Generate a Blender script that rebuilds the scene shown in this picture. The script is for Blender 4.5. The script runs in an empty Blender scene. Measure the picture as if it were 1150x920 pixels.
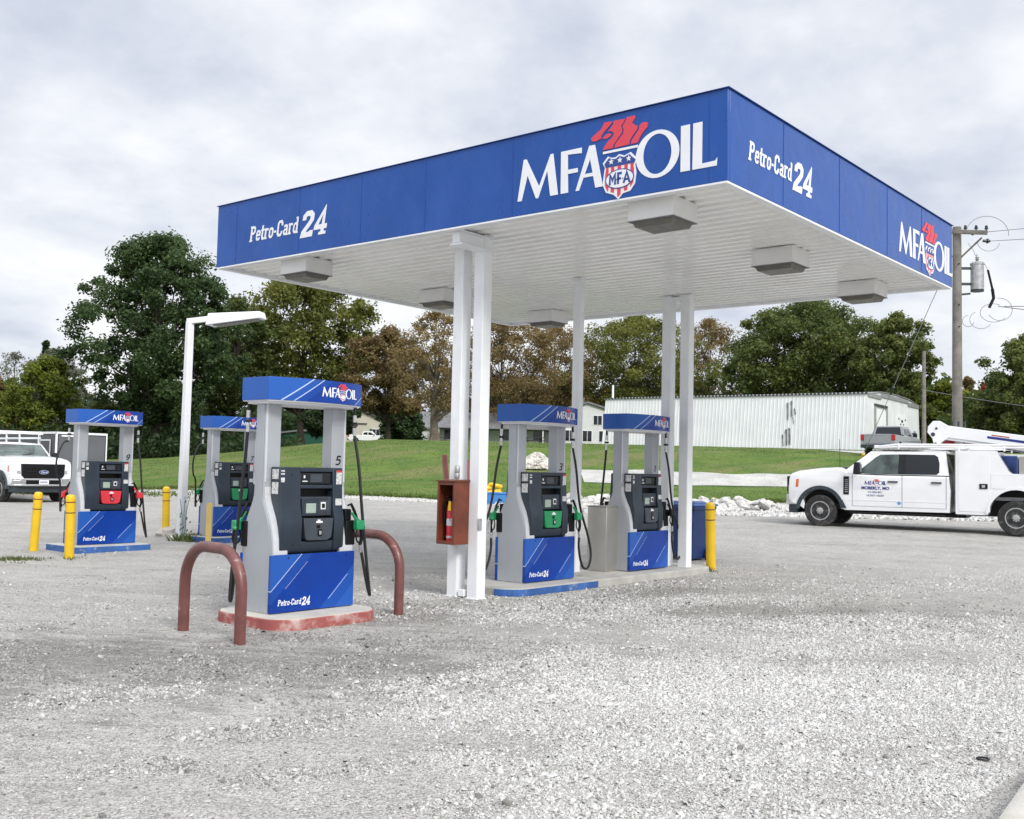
import bpy, math, random
import numpy as np
from mathutils import Vector, Matrix, geometry
from math import sin, cos, pi, radians, sqrt

random.seed(7)
RNG = np.random.default_rng(11)
SC = bpy.context.scene
COL = SC.collection

# ------------------------------------------------------------------ camera
FPX, YAW, PITCH, ROLL, EYE = 1178.771, 0.696375, 0.0560836, 0.0217369, 1.5993
FWD = Vector((0.766, 0.64, 0.056)); FWD = Vector((cos(PITCH)*cos(YAW), cos(PITCH)*sin(YAW), sin(PITCH)))
_r0 = Vector((sin(YAW), -cos(YAW), 0)); _u0 = _r0.cross(FWD)
RGT = cos(ROLL)*_r0 + sin(ROLL)*_u0
UPV = -sin(ROLL)*_r0 + cos(ROLL)*_u0
CAM = Vector((0, 0, EYE))
cd = bpy.data.cameras.new('camera'); co = bpy.data.objects.new('camera', cd); COL.objects.link(co)
M = Matrix((RGT, UPV, -FWD)).transposed().to_4x4(); M.translation = CAM
co.matrix_world = M
cd.sensor_width = 36; cd.lens = FPX/1150*36; cd.clip_start = .05; cd.clip_end = 6000
SC.camera = co

LAT = Vector((sin(YAW), -cos(YAW), 0)); DEP = Vector((cos(YAW), sin(YAW), 0))
_kd = [0, 17, 21, 25, 32, 38, 43, 50, 55, 62, 78, 88, 120, 180, 400, 4000]
_kz = [0, 0, .08, .27, .35, .38, .6, .95, 1.8, 2.75, 3.45, 3.75, 4.3, 5.3, 6.5, 9]
_kq = [-9, -.36, -.27, -.19, -.12, 9]
_kg = [.38, .38, .62, .86, 1, 1]
def ground_np(x, y):
    d = x*DEP.x + y*DEP.y; s = x*LAT.x + y*LAT.y
    z = np.interp(d, _kd, _kz); q = s/np.maximum(d, 1.)
    return z*np.interp(q, _kq, _kg)
def gz(x, y): return float(ground_np(np.array([x], float), np.array([y], float))[0])
def ray(u, v): return FWD + (u-575)/FPX*RGT + (460-v)/FPX*UPV
def at(u, v, d): return CAM + ray(u, v)*d                 # point at a known distance
def onz(u, v, z=0):
    r = ray(u, v); return CAM + r*((z-CAM.z)/r.z)
def sd(u, d, dz=0):                                       # ground point in the direction u at distance d
    p = CAM + (DEP + LAT*((u-575)/FPX))*d
    return Vector((p.x, p.y, gz(p.x, p.y)+dz))
def sdp(s, d, dz=0):
    p = LAT*s + DEP*d; return Vector((p.x, p.y, gz(p.x, p.y)+dz))

# ------------------------------------------------------------------ materials
def nt_new(name):
    m = bpy.data.materials.new(name); m.use_nodes = True
    n = m.node_tree; b = n.nodes['Principled BSDF']; return m, n, b
def N(n, t, **k):
    x = n.nodes.new(t)
    for a, v in k.items():
        if a in x.inputs and not hasattr(x, a): x.inputs[a].default_value = v
        else: setattr(x, a, v)
    return x
def mixc(n, fac, a, b, mode='MIX'):
    x = n.nodes.new('ShaderNodeMix'); x.data_type = 'RGBA'; x.blend_type = mode
    for i, v in ((0, fac), (6, a), (7, b)):
        if hasattr(v, 'is_linked') or isinstance(v, bpy.types.NodeSocket): n.links.new(v, x.inputs[i])
        elif i == 0: x.inputs[0].default_value = v
        else: x.inputs[i].default_value = (*v, 1) if len(v) == 3 else v
    return x.outputs[2]
def ramp(n, src, stops, interp='LINEAR'):
    x = n.nodes.new('ShaderNodeValToRGB'); cr = x.color_ramp; cr.interpolation = interp
    while len(cr.elements) < len(stops): cr.elements.new(.5)
    for e, (p, c) in zip(cr.elements, stops):
        e.position = p; e.color = (*c, 1) if not isinstance(c, (int, float)) else (c, c, c, 1)
    n.links.new(src, x.inputs[0]); return x.outputs[0]
def mth(n, op, a, b=None, clamp=False):
    x = n.nodes.new('ShaderNodeMath'); x.operation = op; x.use_clamp = clamp
    for i, v in enumerate((a, b)):
        if v is None: continue
        if isinstance(v, bpy.types.NodeSocket): n.links.new(v, x.inputs[i])
        else: x.inputs[i].default_value = v
    return x.outputs[0]
def noise(n, vec, scale, detail=4, rough=.55, dist=0):
    x = n.nodes.new('ShaderNodeTexNoise'); x.inputs['Scale'].default_value = scale
    x.inputs['Detail'].default_value = detail; x.inputs['Roughness'].default_value = rough
    x.inputs['Distortion'].default_value = dist
    if vec is not None: n.links.new(vec, x.inputs['Vector'])
    return x.outputs[0]
def bump(n, b, h, strength=.3, dist=.02):
    x = n.nodes.new('ShaderNodeBump'); x.inputs['Strength'].default_value = strength
    x.inputs['Distance'].default_value = dist
    n.links.new(h, x.inputs['Height']); n.links.new(x.outputs[0], b.inputs['Normal'])
def objco(n): return n.nodes.new('ShaderNodeTexCoord').outputs['Object']
def mat(name, col, rough=.5, metal=0, var=.12, vs=3., bs=0, bscale=40, dirt=None, coat=0, spec=None):
    m, n, b = nt_new(name); co_ = objco(n)
    f = noise(n, co_, vs, 5)
    c2 = tuple(max(0, c*(1-var)) for c in col); c1 = tuple(min(1, c*(1+var*.6)) for c in col)
    out = mixc(n, ramp(n, f, [(.35, 0), (.65, 1)]), c2, c1)
    if dirt:
        f2 = noise(n, co_, dirt[1], 6, .65)
        out = mixc(n, ramp(n, f2, [(dirt[2], 0), (min(1, dirt[2]+.18), dirt[3])]), out, dirt[0])
    n.links.new(out, b.inputs['Base Color'])
    rr = ramp(n, noise(n, co_, vs*2.3, 4), [(.3, max(0, rough-.08)), (.7, min(1, rough+.08))])
    n.links.new(rr, b.inputs['Roughness']); b.inputs['Metallic'].default_value = metal
    if coat: b.inputs['Coat Weight'].default_value = coat; b.inputs['Coat Roughness'].default_value = .12
    if spec is not None: b.inputs['Specular IOR Level'].default_value = spec
    if bs: bump(n, b, noise(n, co_, bscale, 5), bs, .01)
    return m

MT = {}
MT['white'] = mat('white_paint', (.80, .82, .84), .35, dirt=((.52, .50, .46), 1.7, .62, .5))
MT['column'] = mat('column_paint', (.84, .86, .88), .4, var=.05, dirt=((.5, .47, .42), 2.2, .60, .45))
MT['housing'] = mat('lamp_housing', (.80, .80, .785), .5, var=.06, dirt=((.4, .39, .36), 4, .6, .5))
MT['lens'] = mat('lamp_lens', (.15, .142, .122), .4, var=.12, vs=9, spec=.3)
MT['silver'] = mat('silver_paint', (.41, .435, .465), .38, .25, .06, 2, coat=.15, dirt=((.24, .23, .21), 4.5, .60, .35))
MT['silver_lit'] = mat('silver_lit_front', (.62, .64, .67), .35, .2, .05, 2, coat=.15)  # lighter silver: brighter light on the pump fronts put into the colour
MT['cab'] = mat('dark_cabinet', (.018, .030, .046), .45, var=.2, vs=4, bs=.08, bscale=250)
MT['cab2'] = mat('grey_panel', (.045, .056, .072), .5, var=.2, vs=5)
MT['black'] = mat('black_plastic', (.006, .006, .007), .5, var=.3, vs=8, spec=.25)
MT['rubber'] = mat('black_rubber', (.010, .010, .011), .5, var=.3, vs=9)
MT['tyre'] = mat('tyre_rubber', (.022, .022, .022), .8, var=.3, vs=9, dirt=((.16, .15, .14), 6, .52, .8), bs=.3, bscale=60)
MT['glassdk'] = mat('dark_display', (.006, .008, .012), .08, var=.1)
MT['lcd'] = mat('lcd_glass', (.33, .42, .36), .2, var=.1, vs=30)
MT['green'] = mat('green_plastic', (.012, .26, .095), .4, var=.1, vs=6)
MT['red'] = mat('red_plastic', (.62, .035, .05), .4, var=.1, vs=6)
MT['label'] = mat('label_paper', (.62, .62, .62), .6, var=.45, vs=55)
MT['labelw'] = mat('white_lettering', (.80, .81, .84), .45, var=.03, vs=3)
MT['ink'] = mat('black_ink', (.012, .012, .015), .5)
MT['steel'] = mat('brushed_steel', (.50, .48, .445), .42, .75, .08, 2.5)
MT['galv'] = mat('galvanised', (.42, .43, .44), .45, .5, .2, 9)
MT['brass'] = mat('chrome_connector', (.6, .6, .6), .25, .8, .2, 20)
MT['bluepaint'] = mat('blue_kerb_paint', (.035, .12, .36), .6, var=.25, vs=5, dirt=((.42, .41, .38), 9, .56, .9), bs=.3, bscale=30)
MT['redpaint'] = mat('faded_red_paint', (.36, .10, .09), .75, var=.2, vs=5, dirt=((.55, .50, .46), 5, .50, .85), bs=.4, bscale=35)
MT['conc'] = mat('concrete', (.46, .45, .42), .85, var=.16, vs=3, dirt=((.25, .24, .22), 8, .56, .6), bs=.4, bscale=60)
MT['concw'] = mat('pale_concrete', (.52, .495, .44), .85, var=.12, vs=4, dirt=((.36, .34, .31), 7, .58, .5), bs=.35, bscale=50)
MT['hoop'] = mat('brown_pipe_paint', (.155, .055, .047), .42, var=.25, vs=6, dirt=((.50, .42, .38), 13, .61, .8), bs=.2, bscale=60, coat=.15)
MT['yellow'] = mat('yellow_plastic', (.78, .50, .015), .42, var=.08, vs=4, dirt=((.35, .25, .08), 11, .66, .5))
MT['yellowpale'] = mat('faded_yellow', (.72, .52, .16), .6, var=.1)
MT['tape'] = mat('brown_tape', (.16, .06, .02), .6)
MT['bin'] = mat('blue_bin_plastic', (.010, .036, .15), .42, var=.12, vs=5)
MT['binlid'] = mat('blue_lid_plastic', (.05, .12, .36), .45, var=.15, vs=5)
MT['truckwhite'] = mat('white_car_paint', (.80, .81, .82), .18, var=.03, coat=.6, dirt=((.6, .58, .54), 2.2, .6, .35))
MT['chrome'] = mat('chrome', (.66, .66, .67), .22, .9, .04, 1)
MT['trim'] = mat('black_trim', (.012, .015, .018), .5, var=.2, vs=6, spec=.3)
MT['flare'] = mat('dark_grey_flare', (.028, .040, .050), .45, var=.2, vs=6)
MT['win'] = mat('tinted_glass', (.012, .016, .020), .06, var=.1, vs=2)
MT['winlight'] = mat('clear_glass', (.10, .125, .12), .05, var=.4, vs=2.2)
MT['windsh'] = mat('windscreen_glass', (.085, .11, .105), .04, var=.6, vs=2.2)
MT['pickup'] = mat('silver_car_paint', (.32, .33, .35), .3, .3, .05, coat=.4)
MT['tail'] = mat('tail_lamp', (.45, .012, .015), .2, var=.2, vs=12)
MT['amber'] = mat('amber_lamp', (.6, .12, .02), .2)
MT['lampg'] = mat('headlamp_glass', (.34, .36, .38), .12, .5, .45, 14)
MT['trailer'] = mat('charcoal_trailer', (.075, .08, .09), .35, .2, .12, 1.5)
MT['trailer2'] = mat('grey_trailer', (.13, .14, .15), .35, .2, .1, 1.5)
MT['wood'] = mat('weathered_pole', (.20, .185, .165), .9, var=.3, vs=3, bs=.5, bscale=12)
MT['redwood'] = mat('stained_wood', (.155, .034, .013), .5, var=.35, vs=5, bs=.2, bscale=25, coat=.2)
MT['barncream'] = mat('cream_siding', (.52, .49, .40), .6, var=.08)
MT['barngreen'] = mat('green_siding', (.012, .085, .055), .5, var=.1)
MT['roofdk'] = mat('dark_roof', (.045, .045, .05), .7, var=.3)
MT['roofgrey'] = mat('grey_shingles', (.20, .20, .21), .85, var=.25, vs=2)
MT['housewhite'] = mat('white_clapboard', (.60, .61, .62), .7, var=.08)
MT['bark'] = mat('bark', (.055, .044, .035), .9, var=.4, vs=4, bs=.5, bscale=9)
MT['barkpale'] = mat('pale_bark', (.16, .13, .105), .9, var=.4, vs=2, bs=.4, bscale=9)
MT['wire'] = mat('wire', (.16, .17, .18), .5)
MT['reddark'] = mat('red_machinery', (.35, .012, .02), .4)
MT['ring'] = mat('ring_rubber', (.012, .012, .014), .5)
MT['emred'] = mat('emblem_red', (.66, .055, .085), .45, var=.04)
MT['emblue'] = mat('emblem_blue', (.020, .060, .26), .45, var=.05)
MT['navy'] = mat('navy_lettering', (.012, .025, .18), .5)

# canopy fascia blue with faint weathering
def fascia_mat():
    m, n, b = nt_new('fascia_blue'); c = objco(n)
    mp = N(n, 'ShaderNodeMapping'); mp.inputs['Scale'].default_value = (1.2, 1.2, .7); n.links.new(c, mp.inputs[0])
    f = noise(n, mp.outputs[0], 1.6, 6, .6)
    base = mixc(n, ramp(n, f, [(.35, 0), (.7, 1)]), (.008, .066, .30), (.013, .082, .35))
    f2 = noise(n, mp.outputs[0], 4, 6, .7)
    base = mixc(n, ramp(n, f2, [(.5, 0), (.8, .16)]), base, (.10, .16, .38))
    n.links.new(base, b.inputs['Base Color']); b.inputs['Specular IOR Level'].default_value = .4
    n.links.new(ramp(n, f, [(.3, .22), (.7, .34)]), b.inputs['Roughness'])
    bump(n, b, noise(n, c, 1.6, 3), .25, .05)
    return m
MT['fascia'] = fascia_mat()
def soffit_mat():
    m, n, b = nt_new('soffit_white'); c = objco(n)
    f = noise(n, c, 1.1, 6, .6)
    base = mixc(n, ramp(n, f, [(.4, 0), (.7, 1)]), (.90, .90, .885), (.82, .815, .785))
    n.links.new(base, b.inputs['Base Color']); b.inputs['Roughness'].default_value = .14; b.inputs['Specular IOR Level'].default_value = .8
    return m
MT['soffit'] = soffit_mat()

# blue pump vinyl with diagonal lighter bands (printed graphic)
def stripe_mat(name, base, bands, slope, rough=.22):
    m, n, b = nt_new(name); c = objco(n)
    sep = N(n, 'ShaderNodeSeparateXYZ'); n.links.new(c, sep.inputs[0])
    t = mth(n, 'SUBTRACT', sep.outputs[0], mth(n, 'MULTIPLY', sep.outputs[2], slope))
    out = mixc(n, ramp(n, noise(n, c, 2.5, 3), [(.3, 0), (.7, 1)]), base, tuple(x*1.25 for x in base))
    for (a, w, colr, fac, zlo, zhi) in bands:
        lo = mth(n, 'GREATER_THAN', t, a); hi = mth(n, 'LESS_THAN', t, a+w)
        k = mth(n, 'MULTIPLY', lo, hi)
        if zlo is not None: k = mth(n, 'MULTIPLY', k, mth(n, 'GREATER_THAN', sep.outputs[2], zlo))
        if zhi is not None: k = mth(n, 'MULTIPLY', k, mth(n, 'LESS_THAN', sep.outputs[2], zhi))
        g = mth(n, 'MULTIPLY', k, fac)
        out = mixc(n, g, out, colr)
    n.links.new(out, b.inputs['Base Color']); b.inputs['Roughness'].default_value = rough
    b.inputs['Specular IOR Level'].default_value = .3
    return m
BL = (.003, .036, .25); LB = (.04, .17, .56); WB = (.50, .62, .88)
MT['skirt'] = stripe_mat('skirt_graphic', BL, [
    (-3, 2.22, LB, .42, None, None), (-.78, .013, WB, .75, None, None), (-.767, .13, LB, .16, None, None), (-.62, .008, WB, .6, .24, .50),
    (.07, .2, LB, .25, None, None), (.085, .010, WB, .7, .1, .34), (.27, .9, LB, .45, None, None)], 1.05)
MT['header'] = stripe_mat('header_graphic', BL, [
    (-3, 2.48, LB, .5, None, None), (-.52, .02, WB, .95, None, None), (-.50, .10, LB, .35, None, None), (-.39, .016, WB, .95, None, None),
    (-.374, .12, LB, .14, None, None), (.445, .012, WB, .9, None, .13), (.49, .05, LB, .35, None, None), (.58, .9, LB, .6, None, None)], 1.5)

# ------------------------------------------------------------------ mesh builder
class MB:
    def __init__(s): s.v = []; s.f = []; s.m = []; s.mi = 0
    def add(s, vs, fs):
        o = len(s.v); s.v += [tuple(p) for p in vs]
        for f in fs: s.f.append(tuple(i+o for i in f)); s.m.append(s.mi)
        return s
    def box(s, x0, x1, y0, y1, z0, z1):
        vs = [(x, y, z) for z in (z0, z1) for y in (y0, y1) for x in (x0, x1)]
        return s.add(vs, [(0, 2, 3, 1), (4, 5, 7, 6), (0, 1, 5, 4), (2, 6, 7, 3), (0, 4, 6, 2), (1, 3, 7, 5)])
    def hexa(s, v8): return s.add(v8, [(0, 2, 3, 1), (4, 5, 7, 6), (0, 1, 5, 4), (2, 6, 7, 3), (0, 4, 6, 2), (1, 3, 7, 5)])
    def bar(s, p, q, w, h, up=(0, 0, 1)):
        p, q = Vector(p), Vector(q); d = (q-p).normalized(); u = Vector(up)
        if abs(d.dot(u)) > .98: u = Vector((1, 0, 0))
        r = d.cross(u).normalized()*w/2; u = r.cross(d).normalized()*h/2
        return s.hexa([p-r-u, p+r-u, q-r-u, q+r-u, p-r+u, p+r+u, q-r+u, q+r+u])
    def prism(s, poly, f, a, b):
        """2-D polygon extruded from a to b; f(px, py, t) -> point"""
        n = len(poly); vs = [f(x, y, a) for x, y in poly]+[f(x, y, b) for x, y in poly]
        tr = geometry.tessellate_polygon([[Vector((x, y, 0)) for x, y in poly]])
        ar = sum(poly[i][0]*poly[(i+1) % n][1]-poly[(i+1) % n][0]*poly[i][1] for i in range(n))
        fs = []
        for t in tr:
            aa = (poly[t[1]][0]-poly[t[0]][0])*(poly[t[2]][1]-poly[t[0]][1])-(poly[t[2]][0]-poly[t[0]][0])*(poly[t[1]][1]-poly[t[0]][1])
            if aa < 0: t = (t[0], t[2], t[1])
            fs.append((t[2], t[1], t[0])); fs.append(tuple(i+n for i in t))
        for i in range(n):
            j = (i+1) % n; fs.append((i, j, j+n, i+n) if ar > 0 else (j, i, i+n, j+n))
        return s.add(vs, fs)
    def tube(s, pts, r, n=10, cap=True):
        pts = [Vector(p) for p in pts]; rs = r if isinstance(r, (list, tuple)) else [r]*len(pts)
        ref = None; vs = []; fs = []
        for i, p in enumerate(pts):
            d = (pts[min(i+1, len(pts)-1)]-pts[max(i-1, 0)])
            d = d.normalized() if d.length > 1e-9 else Vector((0, 0, 1))
            if ref is None: ref = d.orthogonal().normalized()
            ref = (ref-d*ref.dot(d)); ref = ref.normalized() if ref.length > 1e-6 else d.orthogonal().normalized()
            b = d.cross(ref)
            for k in range(n):
                a = 2*pi*k/n; vs.append(p+(ref*cos(a)+b*sin(a))*rs[i])
        for i in range(len(pts)-1):
            for k in range(n):
                a = i*n+k; b_ = i*n+(k+1) % n; fs.append((a, b_, b_+n, a+n))
        if cap: fs.append(tuple(range(n-1, -1, -1))); fs.append(tuple(range(len(vs)-n, len(vs))))
        return s.add(vs, fs)
    def cyl(s, p, q, r, r2=None, n=16): return s.tube([p, q], [r, r if r2 is None else r2], n)
    def lathe(s, prof, c=(0, 0, 0), axis='z', n=24):
        vs = []; fs = []
        for (r, h) in prof:
            for k in range(n):
                a = 2*pi*k/n; x, y = r*cos(a), r*sin(a)
                if axis == 'z': vs.append((c[0]+x, c[1]+y, c[2]+h))
                elif axis == 'y': vs.append((c[0]+y, c[1]+h, c[2]+x))
                else: vs.append((c[0]+h, c[1]+x, c[2]+y))
        for i in range(len(prof)-1):
            for k in range(n):
                a = i*n+k; b = i*n+(k+1) % n; fs.append((a, b, b+n, a+n))
        fs.append(tuple(range(n-1, -1, -1))); fs.append(tuple(range(len(vs)-n, len(vs))))
        return s.add(vs, fs)
    def lump(s, c, r, seed=0, flat=1, n=5):
        rr = random.Random(seed); vs = []; fs = []; nu = n+3; nv = n
        for i in range(nv+1):
            th = pi*i/nv
            for k in range(nu):
                ph = 2*pi*k/nu; q = r*(.72+.5*rr.random())
                vs.append((c[0]+q*sin(th)*cos(ph), c[1]+q*sin(th)*sin(ph), c[2]+q*cos(th)*flat))
        for i in range(nv):
            for k in range(nu):
                a = i*nu+k; b = i*nu+(k+1) % nu; fs.append((a, a+nu, b+nu, b))
        return s.add(vs, fs)
    def build(s, name, m, parent=None, bevel=0, smooth=True, seg=2, ang=35):
        me = bpy.data.meshes.new(name); me.from_pydata(s.v, [], s.f)
        ms = m if isinstance(m, (list, tuple)) else [m]
        for x in ms: me.materials.append(MT[x] if isinstance(x, str) else x)
        if len(ms) > 1:
            for p, i in zip(me.polygons, s.m): p.material_index = i
        import bmesh
        bm = bmesh.new(); bm.from_mesh(me); bmesh.ops.recalc_face_normals(bm, faces=bm.faces); bm.to_mesh(me); bm.free()
        if smooth:
            me.polygons.foreach_set('use_smooth', [True]*len(me.polygons)); me.set_sharp_from_angle(angle=radians(ang))
        o = bpy.data.objects.new(name, me); COL.objects.link(o)
        if parent is not None: o.parent = parent
        if bevel:
            b = o.modifiers.new('bevel', 'BEVEL'); b.width = bevel; b.segments = seg; b.limit_method = 'ANGLE'; b.angle_limit = radians(40)
        return o
def tag(o, label=None, cat=None, group=None, kind=None):
    if label: o['label'] = label
    if cat: o['category'] = cat
    if group: o['group'] = group
    if kind: o['kind'] = kind
    return o
def thing(name, label, cat, loc=(0, 0, 0), rz=0, group=None):
    o = bpy.data.objects.new(name, None); COL.objects.link(o); o.location = loc; o.rotation_euler = (0, 0, rz)
    o.empty_display_size = .2
    return tag(o, label, cat, group)
def kids(o): return [c for c in bpy.data.objects if c.parent == o]
def copy_tree(o, parent=None):
    c = o.copy(); COL.objects.link(c)
    if parent is not None: c.parent = parent
    for ch in kids(o): copy_tree(ch, c)
    return c

# ------------------------------------------------------------------ lettering
def arc(cx, cy, rx, ry, a0, a1, n=8): return [(cx+rx*cos(radians(a0+(a1-a0)*i/n)), cy+ry*sin(radians(a0+(a1-a0)*i/n))) for i in range(n+1)]
def ribbon(pts, w, closed=False):
    """outline polygons (one quad per run) of a stroked polyline"""
    P = [Vector(p) for p in pts]; n = len(P); L = []; R = []
    for i in range(n):
        a = P[(i-1) % n] if (closed or i > 0) else None; b = P[(i+1) % n] if (closed or i < n-1) else None
        d1 = (P[i]-a).normalized() if a is not None else (b-P[i]).normalized()
        d2 = (b-P[i]).normalized() if b is not None else d1
        t = (d1+d2); t = t.normalized() if t.length > 1e-6 else d1
        nrm = Vector((-t.y, t.x)); k = max(.5, nrm.dot(Vector((-d1.y, d1.x))))
        L.append(P[i]+nrm*w/2/k); R.append(P[i]-nrm*w/2/k)
    out = []
    m = n if closed else n-1
    for i in range(m):
        j = (i+1) % n; out.append([tuple(R[i]), tuple(R[j]), tuple(L[j]), tuple(L[i])])
    return out
W_ = .17
SLAB = {   # glyph: (advance, strokes, slabs) cap height 1, x height .68
 'P': (.74, [([(.18, .04), (.18, .96)], W_+.02), ([(.18, .91), (.46, .91), (.58, .82), (.58, .62), (.46, .52), (.18, .52)], .15)], [(.02, .36, .06), (.02, .3, .94)]),
 'e': (.60, [([(.50, .18), (.42, .08), (.22, .08), (.13, .18), (.13, .50), (.22, .60), (.40, .60), (.49, .50), (.49, .36), (.13, .36)], .14)], []),
 't': (.44, [([(.20, .92), (.20, .18), (.27, .08), (.42, .08)], W_)], [(.02, .42, .62)]),
 'r': (.52, [([(.16, .04), (.16, .66)], W_), ([(.16, .50), (.28, .62), (.48, .60)], .14)], [(.02, .34, .06), (.02, .2, .63)]),
 'o': (.62, [([(.22, .08), (.40, .08), (.50, .18), (.50, .50), (.40, .60), (.22, .60), (.13, .50), (.13, .18), (.22, .08)], .15)], []),
 '-': (.34, [([(.04, .36), (.30, .36)], .13)], []),
 'C': (.76, [([(.62, .68), (.62, .80), (.52, .92), (.28, .92), (.16, .80), (.16, .20), (.28, .08), (.52, .08), (.63, .22), (.63, .32)], .17)], [(.58, .7, .70)]),
 'a': (.62, [([(.14, .52), (.22, .60), (.38, .60), (.46, .52), (.46, .06)], .15), ([(.46, .36), (.24, .36), (.14, .28), (.14, .14), (.24, .07), (.46, .10)], .13)], [(.4, .60, .05)]),
 'd': (.66, [([(.48, .96), (.48, .06)], W_), ([(.48, .60), (.24, .60), (.13, .50), (.13, .18), (.24, .08), (.48, .08)], .14)], [(.34, .52, .95), (.44, .64, .05)]),
 '2': (.72, [([(.14, .66), (.14, .80), (.26, .90), (.46, .90), (.57, .80), (.57, .64), (.46, .50), (.16, .20), (.14, .10), (.60, .10), (.60, .24)], .20)], []),
 '4': (.78, [([(.50, .06), (.50, .94), (.12, .34), (.12, .30), (.72, .30)], .18)], [(.32, .70, .06)]),
 '5': (.70, [([(.58, .90), (.18, .90), (.16, .56), (.46, .58), (.58, .46), (.58, .22), (.46, .09), (.12, .09)], .17)], []),
 '3': (.70, [([(.12, .90), (.48, .90), (.58, .78), (.54, .58), (.30, .52), (.54, .46), (.58, .22), (.48, .09), (.12, .09)], .17)], []),
 '1': (.46, [([(.10, .74), (.26, .92), (.26, .05)], .18)], []),
 '7': (.66, [([(.10, .90), (.58, .90), (.30, .05)], .17)], []),
 '9': (.70, [([(.56, .50), (.20, .44), (.13, .60), (.13, .78), (.24, .91), (.46, .91), (.58, .78), (.56, .40), (.40, .09), (.16, .09)], .17)], []),
}
def slab_text(mb, s, x, y, h, f, depth, shear=.14, sx=.72, base=0.):
    k = 0
    for ch in s:
        adv, st, sl = SLAB[ch]
        polys = []
        for pts, w in st:
            if len(pts) > 2 and pts[0] == pts[-1]: polys += ribbon(pts[:-1], w, True)
            else: polys += ribbon(pts, w)
        for a, b, yy in sl: polys.append([(a, yy-.055), (b, yy-.055), (b, yy+.055), (a, yy+.055)])
        for p in polys:
            k += 1; e = depth*(1+.006*(k % 23))
            mb.prism([(x+(px+shear*py)*h*sx, y+py*h) for px, py in p], f, base, base+e)
        x += adv*h*sx
    return x
def clip(poly, nx, ny, c):
    out = []
    for i in range(len(poly)):
        a, b = poly[i], poly[(i+1) % len(poly)]
        da = a[0]*nx+a[1]*ny-c; db = b[0]*nx+b[1]*ny-c
        if da >= 0: out.append(a)
        if (da >= 0) != (db >= 0):
            t = da/(da-db); out.append((a[0]+(b[0]-a[0])*t, a[1]+(b[1]-a[1])*t))
    return out
LOGO_L = {
 'M': [[(0, 0), (.13, 0), (.30, .60), (.57, 0), (.64, 0), (.90, .62), (1.0, 0), (1.23, 0), (1.07, 1), (.99, 1), (.66, .28), (.26, 1), (.17, 1)]],
 'F': [[(1.31, 0), (1.53, 0), (1.51, .44), (1.80, .44), (1.79, .54), (1.51, .54), (1.50, .90), (1.90, .87), (1.90, 1), (1.30, 1)]],
 'A': [[(1.74, 0), (1.84, 0), (2.19, .80), (2.17, 1), (2.11, 1)], [(2.30, 0), (2.51, 0), (2.27, 1), (2.171, 1), (2.10, .88)], [(1.94, .28), (2.25, .28), (2.23, .36), (1.98, .36)]],
 'I': [[(4.53, 0), (4.76, 0), (4.75, 1), (4.53, 1)]],
 'L': [[(4.82, 0), (5.40, 0), (5.41, .17), (5.36, .11), (5.05, .10), (5.05, 1), (4.83, 1)]]}
def _fx(p): return [((X-200)/355+2.53, .75+(435-.2*(X-200)-Y)/400) for X, Y in p]
FLAME = [_fx(p) for p in (
 [(70, 312), (78, 288), (120, 250), (165, 215), (185, 180), (198, 150), (272, 138), (268, 160), (240, 192), (205, 228), (172, 270), (165, 300), (120, 322), (85, 325)],
 [(180, 298), (215, 262), (250, 247), (272, 254), (262, 275), (225, 300)],
 [(188, 405), (200, 375), (240, 320), (285, 280), (292, 245), (265, 228), (235, 234), (262, 200), (285, 165), (290, 135), (398, 118), (385, 150), (362, 185), (373, 215), (368, 250), (330, 300), (295, 350), (283, 385)],
 [(300, 383), (310, 345), (345, 300), (382, 255), (388, 215), (375, 185), (400, 145), (415, 105), (495, 88), (490, 120), (465, 155), (490, 175), (520, 185), (510, 220), (470, 275), (445, 320), (440, 352)],
 [(455, 350), (465, 315), (500, 260), (530, 215), (535, 180), (560, 155), (600, 150), (615, 165), (605, 200), (570, 240), (540, 290), (520, 335)])]
SHIELD = _fx([(190, 530), (240, 463), (275, 475), (312, 470), (350, 440), (400, 452), (458, 420), (490, 450), (522, 472), (500, 530), (512, 600), (500, 700), (458, 768), (388, 795), (345, 850), (300, 812), (225, 795), (192, 725), (204, 620), (212, 570)])
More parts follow.
